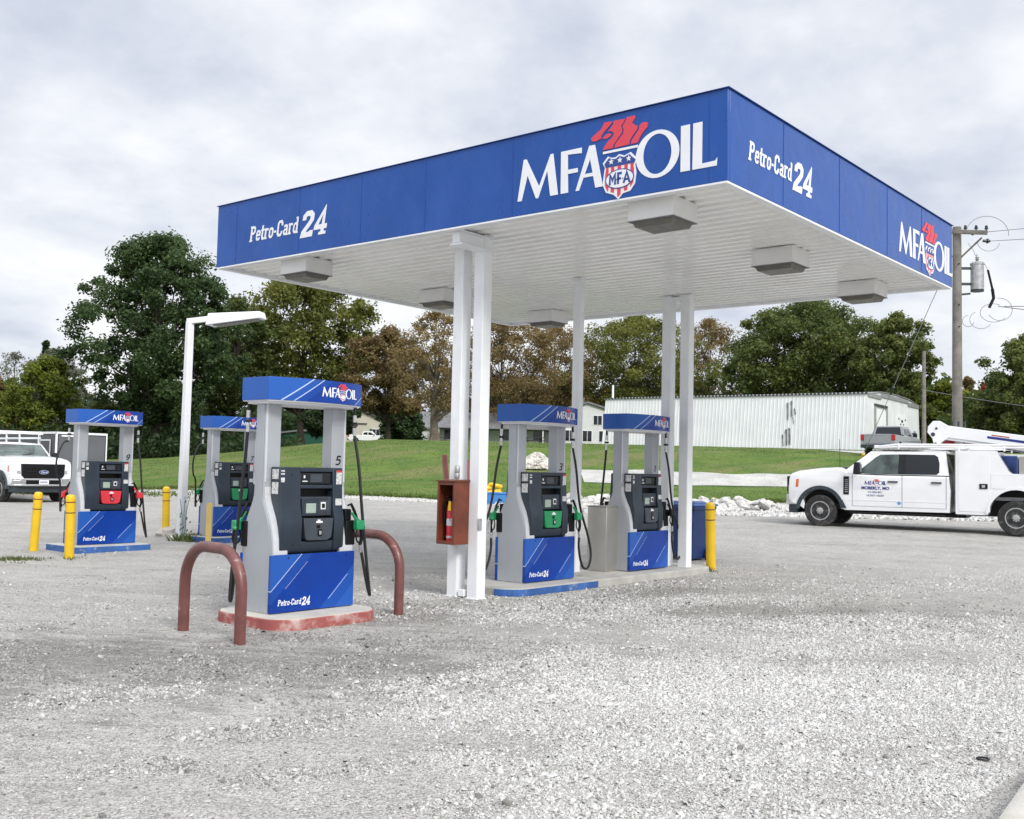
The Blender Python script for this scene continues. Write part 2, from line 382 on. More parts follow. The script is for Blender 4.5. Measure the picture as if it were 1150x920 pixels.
def logo(parent, f, x0, z0, k, e, full=True, ink='labelw'):
    """f(px, pz, depth); k = letter height, e = layer step"""
    g = lambda x, y, t: f(x0+x*k, z0+y*k, t)
    mb = MB(); i = 0
    for L in LOGO_L.values():
        for p in L: i += 1; mb.prism(p, g, 0, e*(1+.03*i))
    O = arc(3.94, .5, .555, .53, 0, 360, 32)[:-1]; I = arc(3.94, .5, .36, .445, 0, 360, 32)[:-1]
    for j in range(32):
        q = (j+1) % 32; mb.prism([O[j], O[q], I[q], I[j]], g, 0, e)
    mb.prism([(2.50, .735), (3.44, .735), (3.44, .79), (2.50, .79)], g, 0, e*1.3)
    mb.build('lettering', ink, parent, smooth=False)
    mb = MB()
    for p in FLAME: mb.prism(p, g, 0, e*1.6)
    mb.build('flame_emblem', 'emred', parent, smooth=False)
    mb = MB(); cx, cy = 2.975, .2
    mb.prism(SHIELD, g, 0, e*1.8)
    inner = [(cx+(x-cx)*.90, cy+(y-cy)*.91) for x, y in SHIELD]
    mb.mi = 1; mb.prism(clip(inner, 0, 1, .40), g, e*1.7, e*2.6)
    low = clip(inner, 0, -1, -.40); mb.mi = 2
    for a in (2.58, 2.735, 2.915, 3.095, 3.26):
        p = clip(clip(low, 1, 0, a), -1, 0, -(a+.09))
        if len(p) > 2: mb.prism(p, g, e*1.7, e*2.5)
    mb.mi = 1; mb.prism(arc(cx, .10, .385, .225, 0, 360, 24)[:-1], g, e*2.4, e*3.0)
    mb.mi = 0; mb.prism(arc(cx, .10, .36, .20, 0, 360, 24)[:-1], g, e*2.9, e*3.6)
    for sx in (2.74, 2.975, 3.21):
        st = [(sx+(.075 if j % 2 == 0 else .03)*cos(pi/2+j*pi/5), .52+(.075 if j % 2 == 0 else .03)*sin(pi/2+j*pi/5)) for j in range(10)]
        mb.prism(st, g, e*2.5, e*3.4)
    if full:
        mb.mi = 1
        for ps, w in (([(2.72, -.02), (2.72, .22), (2.79, .08), (2.86, .22), (2.86, -.02)], .055), ([(2.94, -.02), (2.94, .22), (3.04, .22)], .055), ([(2.94, .10), (3.02, .10)], .05),
                      ([(3.09, -.02), (3.17, .22), (3.25, -.02)], .055), ([(3.12, .06), (3.22, .06)], .045), ([(2.885, .09), (2.905, .09)], .03), ([(3.055, .09), (3.075, .09)], .03)):
            for q, p in enumerate(ribbon(ps, w)): mb.prism(p, g, e*3.5, e*(4.1+.06*q))
    mb.build('shield_emblem', ['labelw', 'emblue', 'emred'], parent, smooth=False)
def font_mesh(mb, s, size, f, depth, shear=0, bold=0, align='CENTER'):
    cu = bpy.data.curves.new('t', 'FONT'); cu.body = s; cu.size = size; cu.shear = shear; cu.offset = bold; cu.align_x = align; cu.resolution_u = 3
    o = bpy.data.objects.new('t', cu); COL.objects.link(o)
    dg = bpy.context.evaluated_depsgraph_get(); me = bpy.data.meshes.new_from_object(o.evaluated_get(dg))
    vs = [f(v.co.x, v.co.y, depth) for v in me.vertices]; fs = [tuple(p.vertices) for p in me.polygons]
    mb.add(vs, fs); bpy.data.objects.remove(o); bpy.data.curves.remove(cu); bpy.data.meshes.remove(me)
# ------------------------------------------------------------------ canopy
BX, BY, L1, L2, H0, TX, TY, FH = 9.0498, 4.8966, 6.8697, 8.4823, 4.4478, -.0067172, .0053307, .9208
def zs(x, y): return H0+TX*(x-BX)+TY*(y-BY)
CX1, CY1 = BX+L1, BY+L2
canopy = thing('fuel_canopy', 'blue and white flat canopy on white steel posts over the two middle fuel pumps', 'canopy', (BX+L1/2, BY+L2/2, 0))
CO = Vector((BX+L1/2, BY+L2/2, 0))
def ctr(o): # world-built mesh moved to the canopy frame
    for v in o.data.vertices: v.co -= CO
    return o
mb = MB(); t = .05
def slabz(mb, x0, x1, y0, y1, a, b):
    return mb.hexa([(x, y, zs(x, y)+dz) for dz in (a, b) for y in (y0, y1) for x in (x0, x1)])
slabz(mb, BX, BX+t, BY, CY1, 0, FH); slabz(mb, CX1-t, CX1, BY, CY1, 0, FH)
slabz(mb, BX+t+.001, CX1-t-.001, BY, BY+t, 0, FH); slabz(mb, BX+t+.001, CX1-t-.001, CY1-t, CY1, 0, FH)
ctr(mb.build('fascia', 'fascia', canopy, bevel=.006))
JM = mat('joint_blue', (.011, .068, .315), .4)   # thin joints between the fascia sheets
for y in (11.46, 9.03, 7.63, 5.10, 12.9, 10.2): mb = MB(); slabz(mb, BX-.004, BX+.001, y-.003, y+.003, .02, FH-.02); ctr(mb.build('sheet_joint', JM, canopy))
for x in (10.28, 11.77, 13.3, 14.6): mb = MB(); slabz(mb, x-.003, x+.003, BY-.004, BY+.001, .02, FH-.02); ctr(mb.build('sheet_joint', JM, canopy))
mb = MB()   # dark cap flashing
slabz(mb, BX-.02, CX1+.02, BY-.02, BY+.05, FH+.001, FH+.007); slabz(mb, BX-.02, CX1+.02, CY1-.05, CY1+.02, FH+.001, FH+.007)
slabz(mb, BX-.02, BX+.05, BY+.051, CY1-.051, FH+.001, FH+.007); slabz(mb, CX1-.05, CX1+.02, BY+.051, CY1-.051, FH+.001, FH+.007)
ctr(mb.build('cap_flashing', mat('cap_dark', (.02, .06, .22), .5), canopy))
mb = MB()   # white drip trim under the fascia
for a in ((BX+.004, BX+.10, BY+.004, CY1-.004), (CX1-.10, CX1-.004, BY+.004, CY1-.004)): slabz(mb, *a, -.022, .064)
for a in ((BX+.101, CX1-.101, BY+.004, BY+.10), (BX+.101, CX1-.101, CY1-.10, CY1-.004)): slabz(mb, *a, -.022, .064)
ctr(mb.build('soffit_trim', 'column', canopy, bevel=.004))
# ribbed soffit, ribs along y
mb = MB(); nx = 0; x = BX+.06; prof = []
while x < CX1-.06:
    for dx, dz in ((0, 0), (.045, .0), (.065, .028), (.155, .028), (.175, 0)):
        if x+dx < CX1-.055: prof.append((x+dx, dz))
    x += .205
for k in range(len(prof)-1):
    (xa, za), (xb, zb) = prof[k], prof[k+1]
    o = [(xa, BY+.06, zs(xa, BY)+.012+za), (xb, BY+.06, zs(xb, BY)+.012+zb), (xb, CY1-.06, zs(xb, CY1)+.012+zb), (xa, CY1-.06, zs(xa, CY1)+.012+za)]
    mb.add(o+[(p[0], p[1], p[2]+.004) for p in o], [(0, 1, 2, 3), (4, 7, 6, 5)])
ctr(mb.build('soffit', 'soffit', canopy, smooth=False))
mb = MB(); slabz(mb, BX+.06, CX1-.06, BY+.06, CY1-.06, FH-.30, FH-.10)
ctr(mb.build('roof_deck', 'roofgrey', canopy))
fL = lambda x, z, t: (BX-.001-t, 7.549-x, z)         # left-front face, reads towards -y
fR = lambda x, z, t: (13.72+x, BY-.001-t, z)
def relo(objs):
    for o in objs: ctr(o)
n0 = set(bpy.data.objects)
logo(canopy, lambda x, z, t: (BX-.002-t, 7.549-x, z+TY*(2.6-x)), 0, 4.612, .47, .004)
logo(canopy, lambda x, z, t: (13.72+x, BY-.002-t, z+TX*x*.5), 0, 4.565, .405, .004)
mb = MB(); e = slab_text(mb, 'Petro-Card', 0, 4.776, .225, lambda x, z, t: (BX-.002-t, 12.58-x, z), .004, .18, .84); w = e
slab_text(mb, '24', 1.14, 4.69, .36, lambda x, z, t: (BX-.002-t, 12.58-x, z), .004, .18, 1.06)
mb.build('slogan_lettering', 'labelw', canopy, smooth=False)
mb = MB(); slab_text(mb, 'Petro-Card', 0, 4.755, .205, lambda x, z, t: (9.47+x, BY-.002-t, z), .004, .18, .84)
slab_text(mb, '24', 1.02, 4.675, .33, lambda x, z, t: (9.47+x, BY-.002-t, z), .004, .18, 1.03)
mb.build('slogan_lettering', 'labelw', canopy, smooth=False)
relo([o for o in bpy.data.objects if o not in n0])
COLS = [(9.69, 8.955, 0), (9.69, 8.615, 0), (12.60, 9.27, .1), (14.66, 8.96, .1), (14.66, 8.62, .1)]
for i, (x, y, z) in enumerate(COLS):
    mb = MB(); w = .082 if i != 2 else .062; zt = zs(x, y)+.01
    # boxed channel: web faces with lips
    mb.box(x-w, x+w, y-w, y+w, z-.05, zt)
    o = mb.build('column', 'column', canopy, bevel=.012); ctr(o)
    mb = MB(); mb.box(x-w-.012, x+w+.012, y-w-.012, y+w+.012, zt-.03, zt+.004)
    ctr(mb.build('column_cap', 'column', o)); 
for (x, ya, yb) in ((9.69, 8.45, 9.12), (14.66, 8.45, 9.12)):
    mb = MB(); mb.box(x-.05, x+.05, ya+.22, yb-.22, 2.2, 2.28) if 0 else None
    slabz(mb, BX+.11, x+.09, ya+.09, ya+.21, -.16, -.025) if x < 12 else slabz(mb, x-.09, x+.09, ya+.09, yb-.09, -.06, -.012)
    if x < 12: slabz(mb, BX+.11, x+.075, ya+.05, ya+.25, -.185, -.162); slabz(mb, BX+.11, x+.075, ya+.05, ya+.25, -.024, -.010)
    ctr(mb.build('bracket_beam', 'column', canopy, bevel=.004))
mb = MB()
for y in (8.955, 8.615): mb.box(9.60, 9.78, y-.10, y+.10, -.02, .010)
mb.box(9.60, 9.66, 8.74, 8.83, .018, .10)
ctr(mb.build('base_plate', 'column', canopy, bevel=.004))
mb = MB(); mb.tube([(9.795, 8.60, .95), (9.795, 8.60, 4.40)], .014, 8); mb.tube([(9.795, 8.60, .1), (9.795, 8.60, .85)], .014, 8)
ctr(mb.build('conduit', 'galv', canopy))
mb = MB(); mb.box(9.775, 9.84, 8.53, 8.60, .80, .95); ctr(mb.build('junction_box', 'galv', canopy, bevel=.005))
mb = MB(); mb.box(9.60, 9.66, 8.515, 8.534, .84, .98)
ctr(mb.build('junction_box', 'galv', canopy, bevel=.005))

# canopy lights, each a housing and a lens
LP = [(9.49, 5.90), (12.32, 5.90), (14.98, 5.88), (9.48, 11.80), (12.32, 11.85), (14.95, 11.70)]
LN = ['boxy ceiling light nearest the front corner of the canopy', 'boxy ceiling light in the middle of the row under the right side lettering', 'boxy ceiling light under the far right end of the canopy',
      'boxy ceiling light under the far left end of the canopy by the small slogan', 'boxy ceiling light seen just left of the paired posts', 'boxy ceiling light at the far back corner, right of the paired posts']
l0 = None
for (x, y), lb in zip(LP, LN):
    if l0 is None:
        l0 = thing('canopy_light', lb, 'ceiling light', (x, y, zs(x, y)), 0, 'box lights under the canopy')
        mb = MB(); mb.box(-.245, .245, -.28, .28, -.200, .0125); mb.build('housing', 'housing', l0, bevel=.006)
        mb = MB(); v = [(sx*a, sy*b, z) for z, a, b in ((-.262, .19, .225), (-.2015, .215, .25)) for sy in (-1, 1) for sx in (-1, 1)]
        mb.hexa(v); ls = mb.build('lens', 'lens', l0, bevel=.01)
        mb = MB(); mb.box(-.25, .25, -.285, .285, -.2055, -.2005); mb.build('lens_frame', 'roofgrey', ls)
    else:
        c = copy_tree(l0); c.location = (x, y, zs(x, y)); tag(c, lb)

# ------------------------------------------------------------------ fuel dispensers
PW, PD, SWD, SDP, SHT = 1.0734, .4889, 1.2293, .4316, .2424
def bottle():   # side frame profile (half depth y, z)
    pr = [(.245, 0), (.245, .62), (.238, .72), (.215, .83), (.178, .94), (.132, 1.03), (.098, 1.10), (.078, 1.165), (.074, 1.25)]
    return pr
def hose_curve(pts, n=28):
    P = [Vector(p) for p in pts]; P = [P[0]*2-P[1]]+P+[P[-1]*2-P[-2]]; out = []
    for i in range(1, len(P)-2):
        for k in range(n//(len(P)-3)+2):
            t = k/(n//(len(P)-3)+2); a, b, c, d = P[i-1:i+3]
            out.append(.5*((2*b)+(c-a)*t+(2*a-5*b+4*c-d)*t*t+(3*b-a-3*c+d)*t**3))
    out.append(P[-2]); return out
def rot180(p, s): return (p[0]*s, p[1]*s, p[2])
def make_pump(plate, numeral, hoses, label, loc):
    root = thing('fuel_pump', label, 'fuel pump', loc, 0, 'fuel pumps of the station')
    W = PW/2
    # silver side frames
    for s in (-1, 1):
        mb = MB(); pr = bottle()+[(.074, 2.10)]; xo, xi = W*s, (W-.20)*s
        outl = [(-y, z) for y, z in pr]+[(y, z) for y, z in reversed(pr)]
        mb.prism(outl, lambda a, b, t: (t, a, b), min(xo-.006*s, xi), max(xo-.006*s, xi))
        inn = [(math.copysign(max(abs(a)-.016, .05), a), b) for a, b in outl]
        mb.prism(inn, lambda a, b, t: (t, a, b), *sorted((xo-.0055*s, xo)))
        f = mb.build('side_frame', 'silver', root, bevel=.005)
        mb = MB()
        for sy in (-1, 1): mb.box(*sorted(((W-.012)*s, (W-.035)*s)), *sorted((sy*.0742, sy*.078)), 1.30, 2.09)
        for sy in (-1, 1):  # curved strips over the flare, light on its front painted as paler silver
            for k in range(len(pr)-1):
                (ya_, za_), (yb_, zb_) = pr[k], pr[k+1]
                if zb_ <= .60 or k == len(pr)-2: continue
                za_ = max(za_, .58); xa_, xb_ = sorted(((W-.022)*s, (W-.19)*s))
                mb.hexa([(xa_, sy*(ya_-.01), za_), (xb_, sy*(ya_-.01), za_), (xa_, sy*(ya_+.003), za_), (xb_, sy*(ya_+.003), za_), (xa_, sy*(yb_-.01), zb_), (xb_, sy*(yb_-.01), zb_), (xa_, sy*(yb_+.003), zb_), (xb_, sy*(yb_+.003), zb_)])
        mb.build('edge_trim_lit_front', 'silver_lit', f)
    mb = MB(); mb.box(-W+.19, W-.19, -.20, .20, 0, .60); mb.build('core', 'trim', root)
    # header sign, bowed front and back
    mb = MB(); bow = .135; npt = 16; hw = SWD/2; hd = SDP/2
    fr = [(-hw+SWD*i/npt, -hd-bow*(1-(2*i/npt-1)**2)) for i in range(npt+1)]
    ring = fr+[(-x, -y) for x, y in fr]
    mb.prism(ring, lambda a, b, t: (a, b, t), .012, SHT)
    hd_ = mb.build('header_sign', 'header', root, bevel=.004); hd_.location = (0, 0, 2.35-SHT)
    mb = MB(); mb.prism([(x*.985, y*.97) for x, y in ring], lambda a, b, t: (a, b, t), .002, .0115)
    mb.prism([(x*.93, y*.80) for x, y in ring], lambda a, b, t: (a, b, t), -.022, .0018)
    mb.build('header_underside', 'labelw', hd_)
    for s in (1, -1):
        def hf(x, z, t, s=s):
            y = -hd-bow*(1-(2*x/SWD)**2)-.002-t
            return (x*s, y*s, z)
        logo(hd_, hf, -.045, .075, .100, .0012, False)
    # display cabinet each side, with its keypad plate, screens, stickers
    for s in (1, -1):
        mb = MB(); R = lambda a, b, t, s=s: (t*s, a*s, b)
        cab = [(-.075, .585), (-.225, .585), (-.262, .64), (-.268, .92), (-.235, 1.05), (-.222, 1.30), (-.215, 1.452), (-.075, 1.452)]
        XL, XR = -.445, .375
        def cbx(x0, x1, z0, z1, y0, y1, mb=mb, s=s): mb.box(*sorted((x0*s, x1*s)), *sorted((y0*s, y1*s)), z0, z1)
        mb.prism(cab[:], lambda a, b, t, s=s: (t*s, a*s, b), XL, -.18)             # left rail
        mb.prism(cab[:], lambda a, b, t, s=s: (t*s, a*s, b), .245, XR)               # right rail
        mb.prism([(-.075, .585), (-.222, .585), (-.25, .64), (-.25, .70), (-.075, .70)], lambda a, b, t, s=s: (t*s, a*s, b), -.1795, .2445)
        cbx(-.1795, .2445, 1.405, 1.45, -.218, -.075); cbx(-.1795, .2445, 1.235, 1.275, -.222, -.075)
        cb = mb.build('display_cabinet', 'cab', root, bevel=.008)
        def sub(name, m, boxes, bev=.002, par=cb, s=s):
            q = MB()
            for x0, x1, z0, z1, y0, y1 in boxes: q.box(*sorted((x0*s, x1*s)), *sorted((y0*s, y1*s)), z0, z1)
            return q.build(name, m, par, bevel=bev)
        sub('recess', 'black', [(-.179, .244, .71, 1.404, -.125, -.08)])
        sub('price_display', 'glassdk', [(-.165, .235, 1.285, 1.398, -.195, -.126)])
        sub('price_digits', 'lcd' if 0 else 'cab2', [(-.04, .12, 1.300, 1.385, -.199, -.1955)])
        sub('display_mark', 'labelw', [(-.125, -.105, 1.34, 1.37, -.198, -.1955), (-.14, -.075, 1.305, 1.315, -.198, -.1955)])
        sub('card_panel', 'cab2', [(-.178, .243, .955, 1.15, -.205, -.126)])
        # keypad plate bulging forward
        q = MB(); pl = [(-.165, 1.02), (.06, 1.02), (.06, .955), (.215, .945), (.20, .73), (.15, .70), (-.14, .705), (-.16, .74)]
        q.prism([(-.165, .935), (.225, .93), (.20, .735), (.14, .705), (-.12, .71), (-.145, .745)], lambda a, b, t, s=s: (a*s, t*s, b), -.275, -.20)
        q.build('keypad_plate', plate, cb, bevel=.006)
        sub('screen_bezel', 'cab', [(-.165, .065, .955, 1.135, -.235, -.206)], .006)
        sub('screen', 'lcd', [(-.115, .015, .985, 1.085, -.2385, -.2355)])
        sub('side_button', 'cab2', [(-.150, -.130, .99+.025*i, 1.005+.025*i, -.2385, -.2355) for i in range(4)]+[(.03, .05, .99+.025*i, 1.005+.025*i, -.2385, -.2355) for i in range(4)], .001)
        sub('keypad', 'cab2', [(.095+.035*(i % 3), .12+.035*(i % 3), .962+.016*(i//3), .973+.016*(i//3), -.212, -.2055) for i in range(9)], .001)
        sub('card_slot', 'labelw', [(.10, .165, 1.02, 1.095, -.212, -.2055)])
        sub('receipt_slot', 'black', [(.112, .152, 1.035, 1.08, -.2165, -.2125)], .001)
        sub('card_mark', 'cab', [(.09, .12, 1.115, 1.14, -.2085, -.2055), (.13, .155, 1.115, 1.14, -.2085, -.2055), (.165, .2, 1.115, 1.14, -.2085, -.2055)], .001)
        sub('payment_sticker', 'labelw', [(-.01, .075, .885, .905, -.279, -.2755), (.01, .045, .905, .92, -.279, -.2755)], .001)
        sub('grade_button', 'black', [(.0, .045, .835, .865, -.284, -.2755), (.015, .07, .75, .82, -.284, -.2755)], .004)
        sub('button_cap', 'brass', [(.025, .055, .765, .805, -.293, -.285)], .004)
        for bx1 in ((.285, .36, 1.28, 1.425, -.2262, -.2235), (.275, .36, 1.06, 1.13, -.2362, -.222)): sub('sticker', 'label', [bx1], .001)
        sub('sticker_header', 'red', [(.285, .36, 1.405, 1.425, -.2285, -.2265)], .001)
        # stickers on the cabinet's outer left edge
        q = MB(); q.box(*sorted(((XL-.003)*s, (XL-.0005)*s)), *sorted((-.20*s, -.10*s)), 1.18, 1.30); q.box(*sorted(((XL-.003)*s, (XL-.0005)*s)), *sorted((-.20*s, -.10*s)), 1.33, 1.43)
        q.build('edge_sticker', 'label', cb)
        for bx1 in [(-.43, -.385, 1.12, 1.21, -.2262, -.222), (-.43, -.385, 1.30, 1.345, -.2232, -.2185), (-.43, -.385, 1.375, 1.39, -.222, -.2172), (-.43, -.385, 1.405, 1.42, -.221, -.2165)]: sub('edge_sticker', 'label', [bx1], .001)
        sub('screw', 'black', [(-.30, -.288, 1.37, 1.382, -.2215, -.2175), (-.30, -.288, .67, .682, -.2685, -.263)], .001)
    # blue skirts front and back
    for s in (1, -1):
        mb = MB(); mb.prism([(-W, .006), (W, .006), (W, .577), (-W, .577)], lambda a, b, t: (a*s if 0 else a, t*s, b), .246, .262)
        mb.box(-W-.004, -W+.03, *sorted((s*.215, s*.2625)), .006, .575)
        sk = mb.build('lower_panel', 'skirt', root, bevel=.004)
        if s < 0: sk.data.transform(Matrix.Rotation(0, 4, 'Z'))
        g = lambda x, z, t, s=s: (x*s, -(.2625+t)*s, z)
        q = MB(); slab_text(q, 'Petro-Card', -.455, .075, .06, g, .0012, .18, .84); slab_text(q, '24', -.155, .06, .085, g, .0012, .18, .85)
        q.build('slogan_lettering', 'labelw', sk, smooth=False)
        q = MB()
        for x in (-.34, .42): q.lathe([(.009, -.2655*s), (.007, -.268*s)], (x*s, 0, .545), 'y', 10)
        q.build('screw', 'black', sk)
        # nozzle pocket and nozzle on the right end of each side
        x0 = .40
        def P(x, y, z, s=s): return (x*s, y*s, z)
        mb = MB(); mb.hexa([P(x, y, z) for z in (.64, .90) for y in (-.255, -.15) for x in (.415, .545)])
        mb.hexa([P(x, y, z) for z in (.9005, 1.02) for y in (-.25, -.15) for x in (.405, .49)])
        bt = mb.build('nozzle_boot', 'black', root, bevel=.012)
        col = 'green' if plate != 'red' else 'red'
        if s*1 == 1 and numeral == '1': col = 'black'
        if plate == 'cab2' and numeral == '1': col = 'black'
        noz = hoses.get('nozzle', True)
        if noz:
            mb = MB(); mb.tube([P(.44, -.30, .99), P(.50, -.30, .93), P(.57, -.295, .86), P(.60, -.29, .80)], [.012, .016, .035, .03], 10)
            mb.hexa([P(x, y, z) for z in (.80, .90) for y in (-.335, -.265) for x in (.50, .61)])
            nz = mb.build('nozzle', col, root, bevel=.012)
            mb = MB(); mb.tube([P(.58, -.30, .83), P(.60, -.30, .72), P(.575, -.30, .64)], [.022, .020, .018], 8)
            mb.tube(hose_curve([P(.53, -.30, .80), P(.515, -.30, .74), P(.535, -.30, .68), P(.58, -.30, .66)], 12), .009, 6)
            mb.tube([P(.40, -.29, 1.06), P(.44, -.295, 1.075), P(.49, -.30, .99), P(.53, -.30, .90)], [.012, .016, .016, .014], 8)
            mb.build('nozzle_handle', 'black', nz)
            mb = MB(); mb.tube([P(.575, -.30, .64), P(.585, -.30, .56)], [.016, .016], 8); mb.build('swivel', 'brass', nz)
        # hose from the header down
        pts = hoses['front' if s == 1 else 'back']
        if pts:
            hx, hy = .545, -.185
            mb = MB(); hc = [P(hx, hy, 2.10), P(hx+.005, hy, 2.02)]; mb.tube(hc, .016, 8)
            mb.tube([P(hx+.005, hy, 1.90), P(hx+.007, hy, 1.93)], .034, 10)
            full = hose_curve([P(hx+.012, hy, 1.80)]+[P(*p) for p in pts], 36)
            mb.tube(full, .0165, 8)
            h = mb.build('hose', 'rubber', root)
            mb = MB()
            for za, zb, r in ((2.02, 1.945, .021), (1.93, 1.90, .018), (1.885, 1.80, .020)): mb.tube([P(hx+.006, hy, za), P(hx+.010, hy, zb)], r, 10)
            mb.build('hose_swivel', 'brass', h)
    # number on the right upright
    mb = MB(); slab_text(mb, numeral, W-.155, 1.48, .105, lambda x, z, t: (x, -.0745-t, z), .0015, .22, 1.1)
    mb.build('pump_number', 'ink', root, smooth=False)
    return root
HF = [(.585, -.24, 1.45), (.61, -.28, 1.0), (.66, -.32, .45), (.705, -.33, .135), (.695, -.33, .13), (.65, -.32, .30), (.60, -.30, .56)]
HBK = [(.555, -.22, 1.45), (.575, -.26, .95), (.60, -.30, .45), (.61, -.31, .13), (.585, -.32, .10), (.57, -.31, .30), (.575, -.30, .56)]
HL = [(.60, -.22, 1.5), (.70, -.22, 1.0), (.86, -.26, .55), (.90, -.28, .30), (.83, -.29, .14), (.72, -.29, .13), (.64, -.29, .25), (.59, -.295, .42), (.585, -.30, .56)]
HS = [(.64, -.20, 1.62), (.70, -.21, 1.38), (.72, -.24, 1.22), (.66, -.28, 1.0), (.61, -.30, .7), (.60, -.30, .5), (.585, -.30, .56)]
HX = [(.66, -.18, 1.75), (.76, -.18, 1.48), (.74, -.20, 1.22), (.66, -.24, 1.10), (.62, -.28, .85), (.60, -.30, .6), (.585, -.30, .56)]
cx = lambda x, y: (x+PW/2, y+PD/2)
P5 = make_pump('cab2', '5', {'front': HF, 'back': HBK}, 'nearest fuel pump, numbered 5, on the faded red kerbed island between brown hoops', (*cx(6.496, 8.488), .112))
P3 = make_pump('green', '3', {'front': HL, 'back': HL}, 'fuel pump with a green keypad plate under the canopy, left of the steel box', (*cx(10.7265, 8.70), .104))
P1 = make_pump('cab2', '1', {'front': HL, 'back': HBK}, 'fuel pump under the canopy just right of the steel box, with black nozzle', (*cx(13.2088, 8.71), .110))
P9 = make_pump('red', '9', {'front': HF, 'back': HX}, 'leftmost fuel pump with a red keypad plate and red nozzles on a blue kerb', (*cx(9.178, 17.346), .118))
P7 = make_pump('green', '7', {'front': HF, 'back': HX}, 'fuel pump numbered 7 partly hidden behind the nearest pump', (*cx(12.045, 17.576), .15))

# islands / kerbs
def rounded(x0, x1, y0, y1, r, n=6):
    return arc(x1-r, y1-r, r, r, 0, 90, n)+arc(x0+r, y1-r, r, r, 90, 180, n)+arc(x0+r, y0+r, r, r, 180, 270, n)+arc(x1-r, y0+r, r, r, 270, 360, n)
def island(x0, x1, y0, y1, r, z0, z1, side, top, name, label, cat):
    t = thing(name, label, cat, ((x0+x1)/2, (y0+y1)/2, 0)); cx_, cy_ = (x0+x1)/2, (y0+y1)/2
    ring = [(x-cx_, y-cy_) for x, y in rounded(x0, x1, y0, y1, r)]
    mb = MB(); mb.prism(ring, lambda a, b, t: (a, b, t), z0, z1); mb.build('kerb', side, t, bevel=.022, seg=3)
    mb = MB(); mb.prism([(a*.985, b*.97) for a, b in ring], lambda a, b, t: (a, b, t), z1-.01, z1+.006); mb.build('top_slab', top, t, bevel=.004)
    return t
island(6.30, 7.66, 8.06, 9.26, .30, -.05, .104, 'redpaint', 'concw', 'pump_island', 'low concrete island with a faded red painted edge under the nearest pump', 'concrete island')
island(10.10, 15.20, 8.36, 9.62, .30, -.05, .094, 'conc', 'conc', 'pump_island', 'long concrete island with two pumps under the canopy', 'concrete island')
mb = MB(); ringo = rounded(10.085, 12.2, 8.345, 9.2, .31)
seg = [p for p in ringo if p[1] < 8.9 and p[0] < 11.6]
seg = sorted([p for p in arc(10.395, 8.655, .315, .315, 180, 270, 8)], key=lambda p: -p[1])+[(11.9, 8.34)]
for i in range(len(seg)-1):
    a, b = seg[i], seg[i+1]; mb.hexa([(a[0], a[1], 0), (b[0], b[1], 0), (a[0]+.03, a[1]+.03, 0), (b[0]+.03, b[1]+.03, 0), (a[0], a[1], .085), (b[0], b[1], .085), (a[0]+.03, a[1]+.03, .085), (b[0]+.03, b[1]+.03, .085)])
tag(mb.build('painted_edging', 'bluepaint', None, bevel=.004), 'blue painted steel edging on the near corner of the long concrete island', 'edging')
island(8.95, 10.38, 16.95, 18.1, .12, -.05, .110, 'bluepaint', 'conc', 'pump_island', 'low blue painted island under the leftmost pump with red plates', 'concrete island')
island(11.85, 13.4, 17.25, 18.4, .12, -.02, .142, 'bluepaint', 'conc', 'pump_island', 'low blue painted island under the pump numbered 7', 'concrete island')
# ------------------------------------------------------------------ hoops, bollards, lamp pole
def hoop(a, b, top, r, label, lean=0):
    a, b = Vector(a), Vector(b); m = (a+b)/2; h = thing('steel_hoop', label, 'hoop barrier', (m.x, m.y, 0), 0, 'brown pipe hoops guarding the nearest pump')
    dv = (b-a).normalized(); half = (b-a).length/2; R = .36 if half > .4 else half*.9
    pts = [-dv*half+Vector((0, 0, -.1)), -dv*half+Vector((0, 0, .3)), -dv*half+Vector((0, 0, top-R))]
    for k in range(1, 9): t = pi/2*k/8; pts.append(-dv*(half-R+R*cos(t))+Vector((0, 0, top-R+R*sin(t))))
    for k in range(0, 9): t = pi/2*k/8; pts.append(dv*(half-R+R*sin(t))+Vector((0, 0, top-R+R*cos(t))))
    pts += [dv*half+Vector((0, 0, .3)), dv*half+Vector((0, 0, -.1))]
    mb = MB(); mb.tube(pts, r, 20); mb.build('pipe', 'hoop', h)
    return h
hoop((5.74, 8.80, 0), (5.66, 7.80, 0), .815, .052, 'brown bent pipe hoop left of the nearest pump, chipped on one leg')
hoop((8.00, 8.22, 0), (7.98, 9.26, 0), .84, .052, 'brown bent pipe hoop at the right end of the nearest pump')
def bollard(foot, top, r, label, foot_block=False):
    foot, top = Vector(foot), Vector(top); h = (top-foot).length
    t = thing('bollard', label, 'bollard', foot, 0, 'yellow bollards around the pump islands')
    dv = (top-foot).normalized(); t.rotation_mode = 'QUATERNION'; t.rotation_quaternion = Vector((0, 0, 1)).rotation_difference(dv)
    mb = MB(); mb.lathe([(r, -.1), (r, h-.10), (r*1.02, h-.09), (r*1.02, h-.05), (r*.86, h-.018), (r*.5, h-.003), (.001, h)], n=24)
    mb.build('sleeve', 'yellow', t)
    for z in (h-.13, h-.30): mb = MB(); mb.lathe([(r+.0005, z), (r+.0022, z+.001), (r+.0022, z+.017), (r+.0005, z+.018)], n=24); mb.build('reflective_band', 'tape', t)
    if foot_block:
        mb = MB(); mb.lump((0, 0, .03), .21, 3, .8, 7); mb.lump((.05, .03, .10), .15, 5, .7, 6); mb.build('concrete_foot', 'concw', t)
    return t
def boll_px(u, v, ut, vt, z0, r, label, fb=False):
    f = onz(u, v, z0) if z0 is not None else None
    d = (f-CAM).dot(FWD); return bollard(f, at(ut, vt, d), r, label, fb)
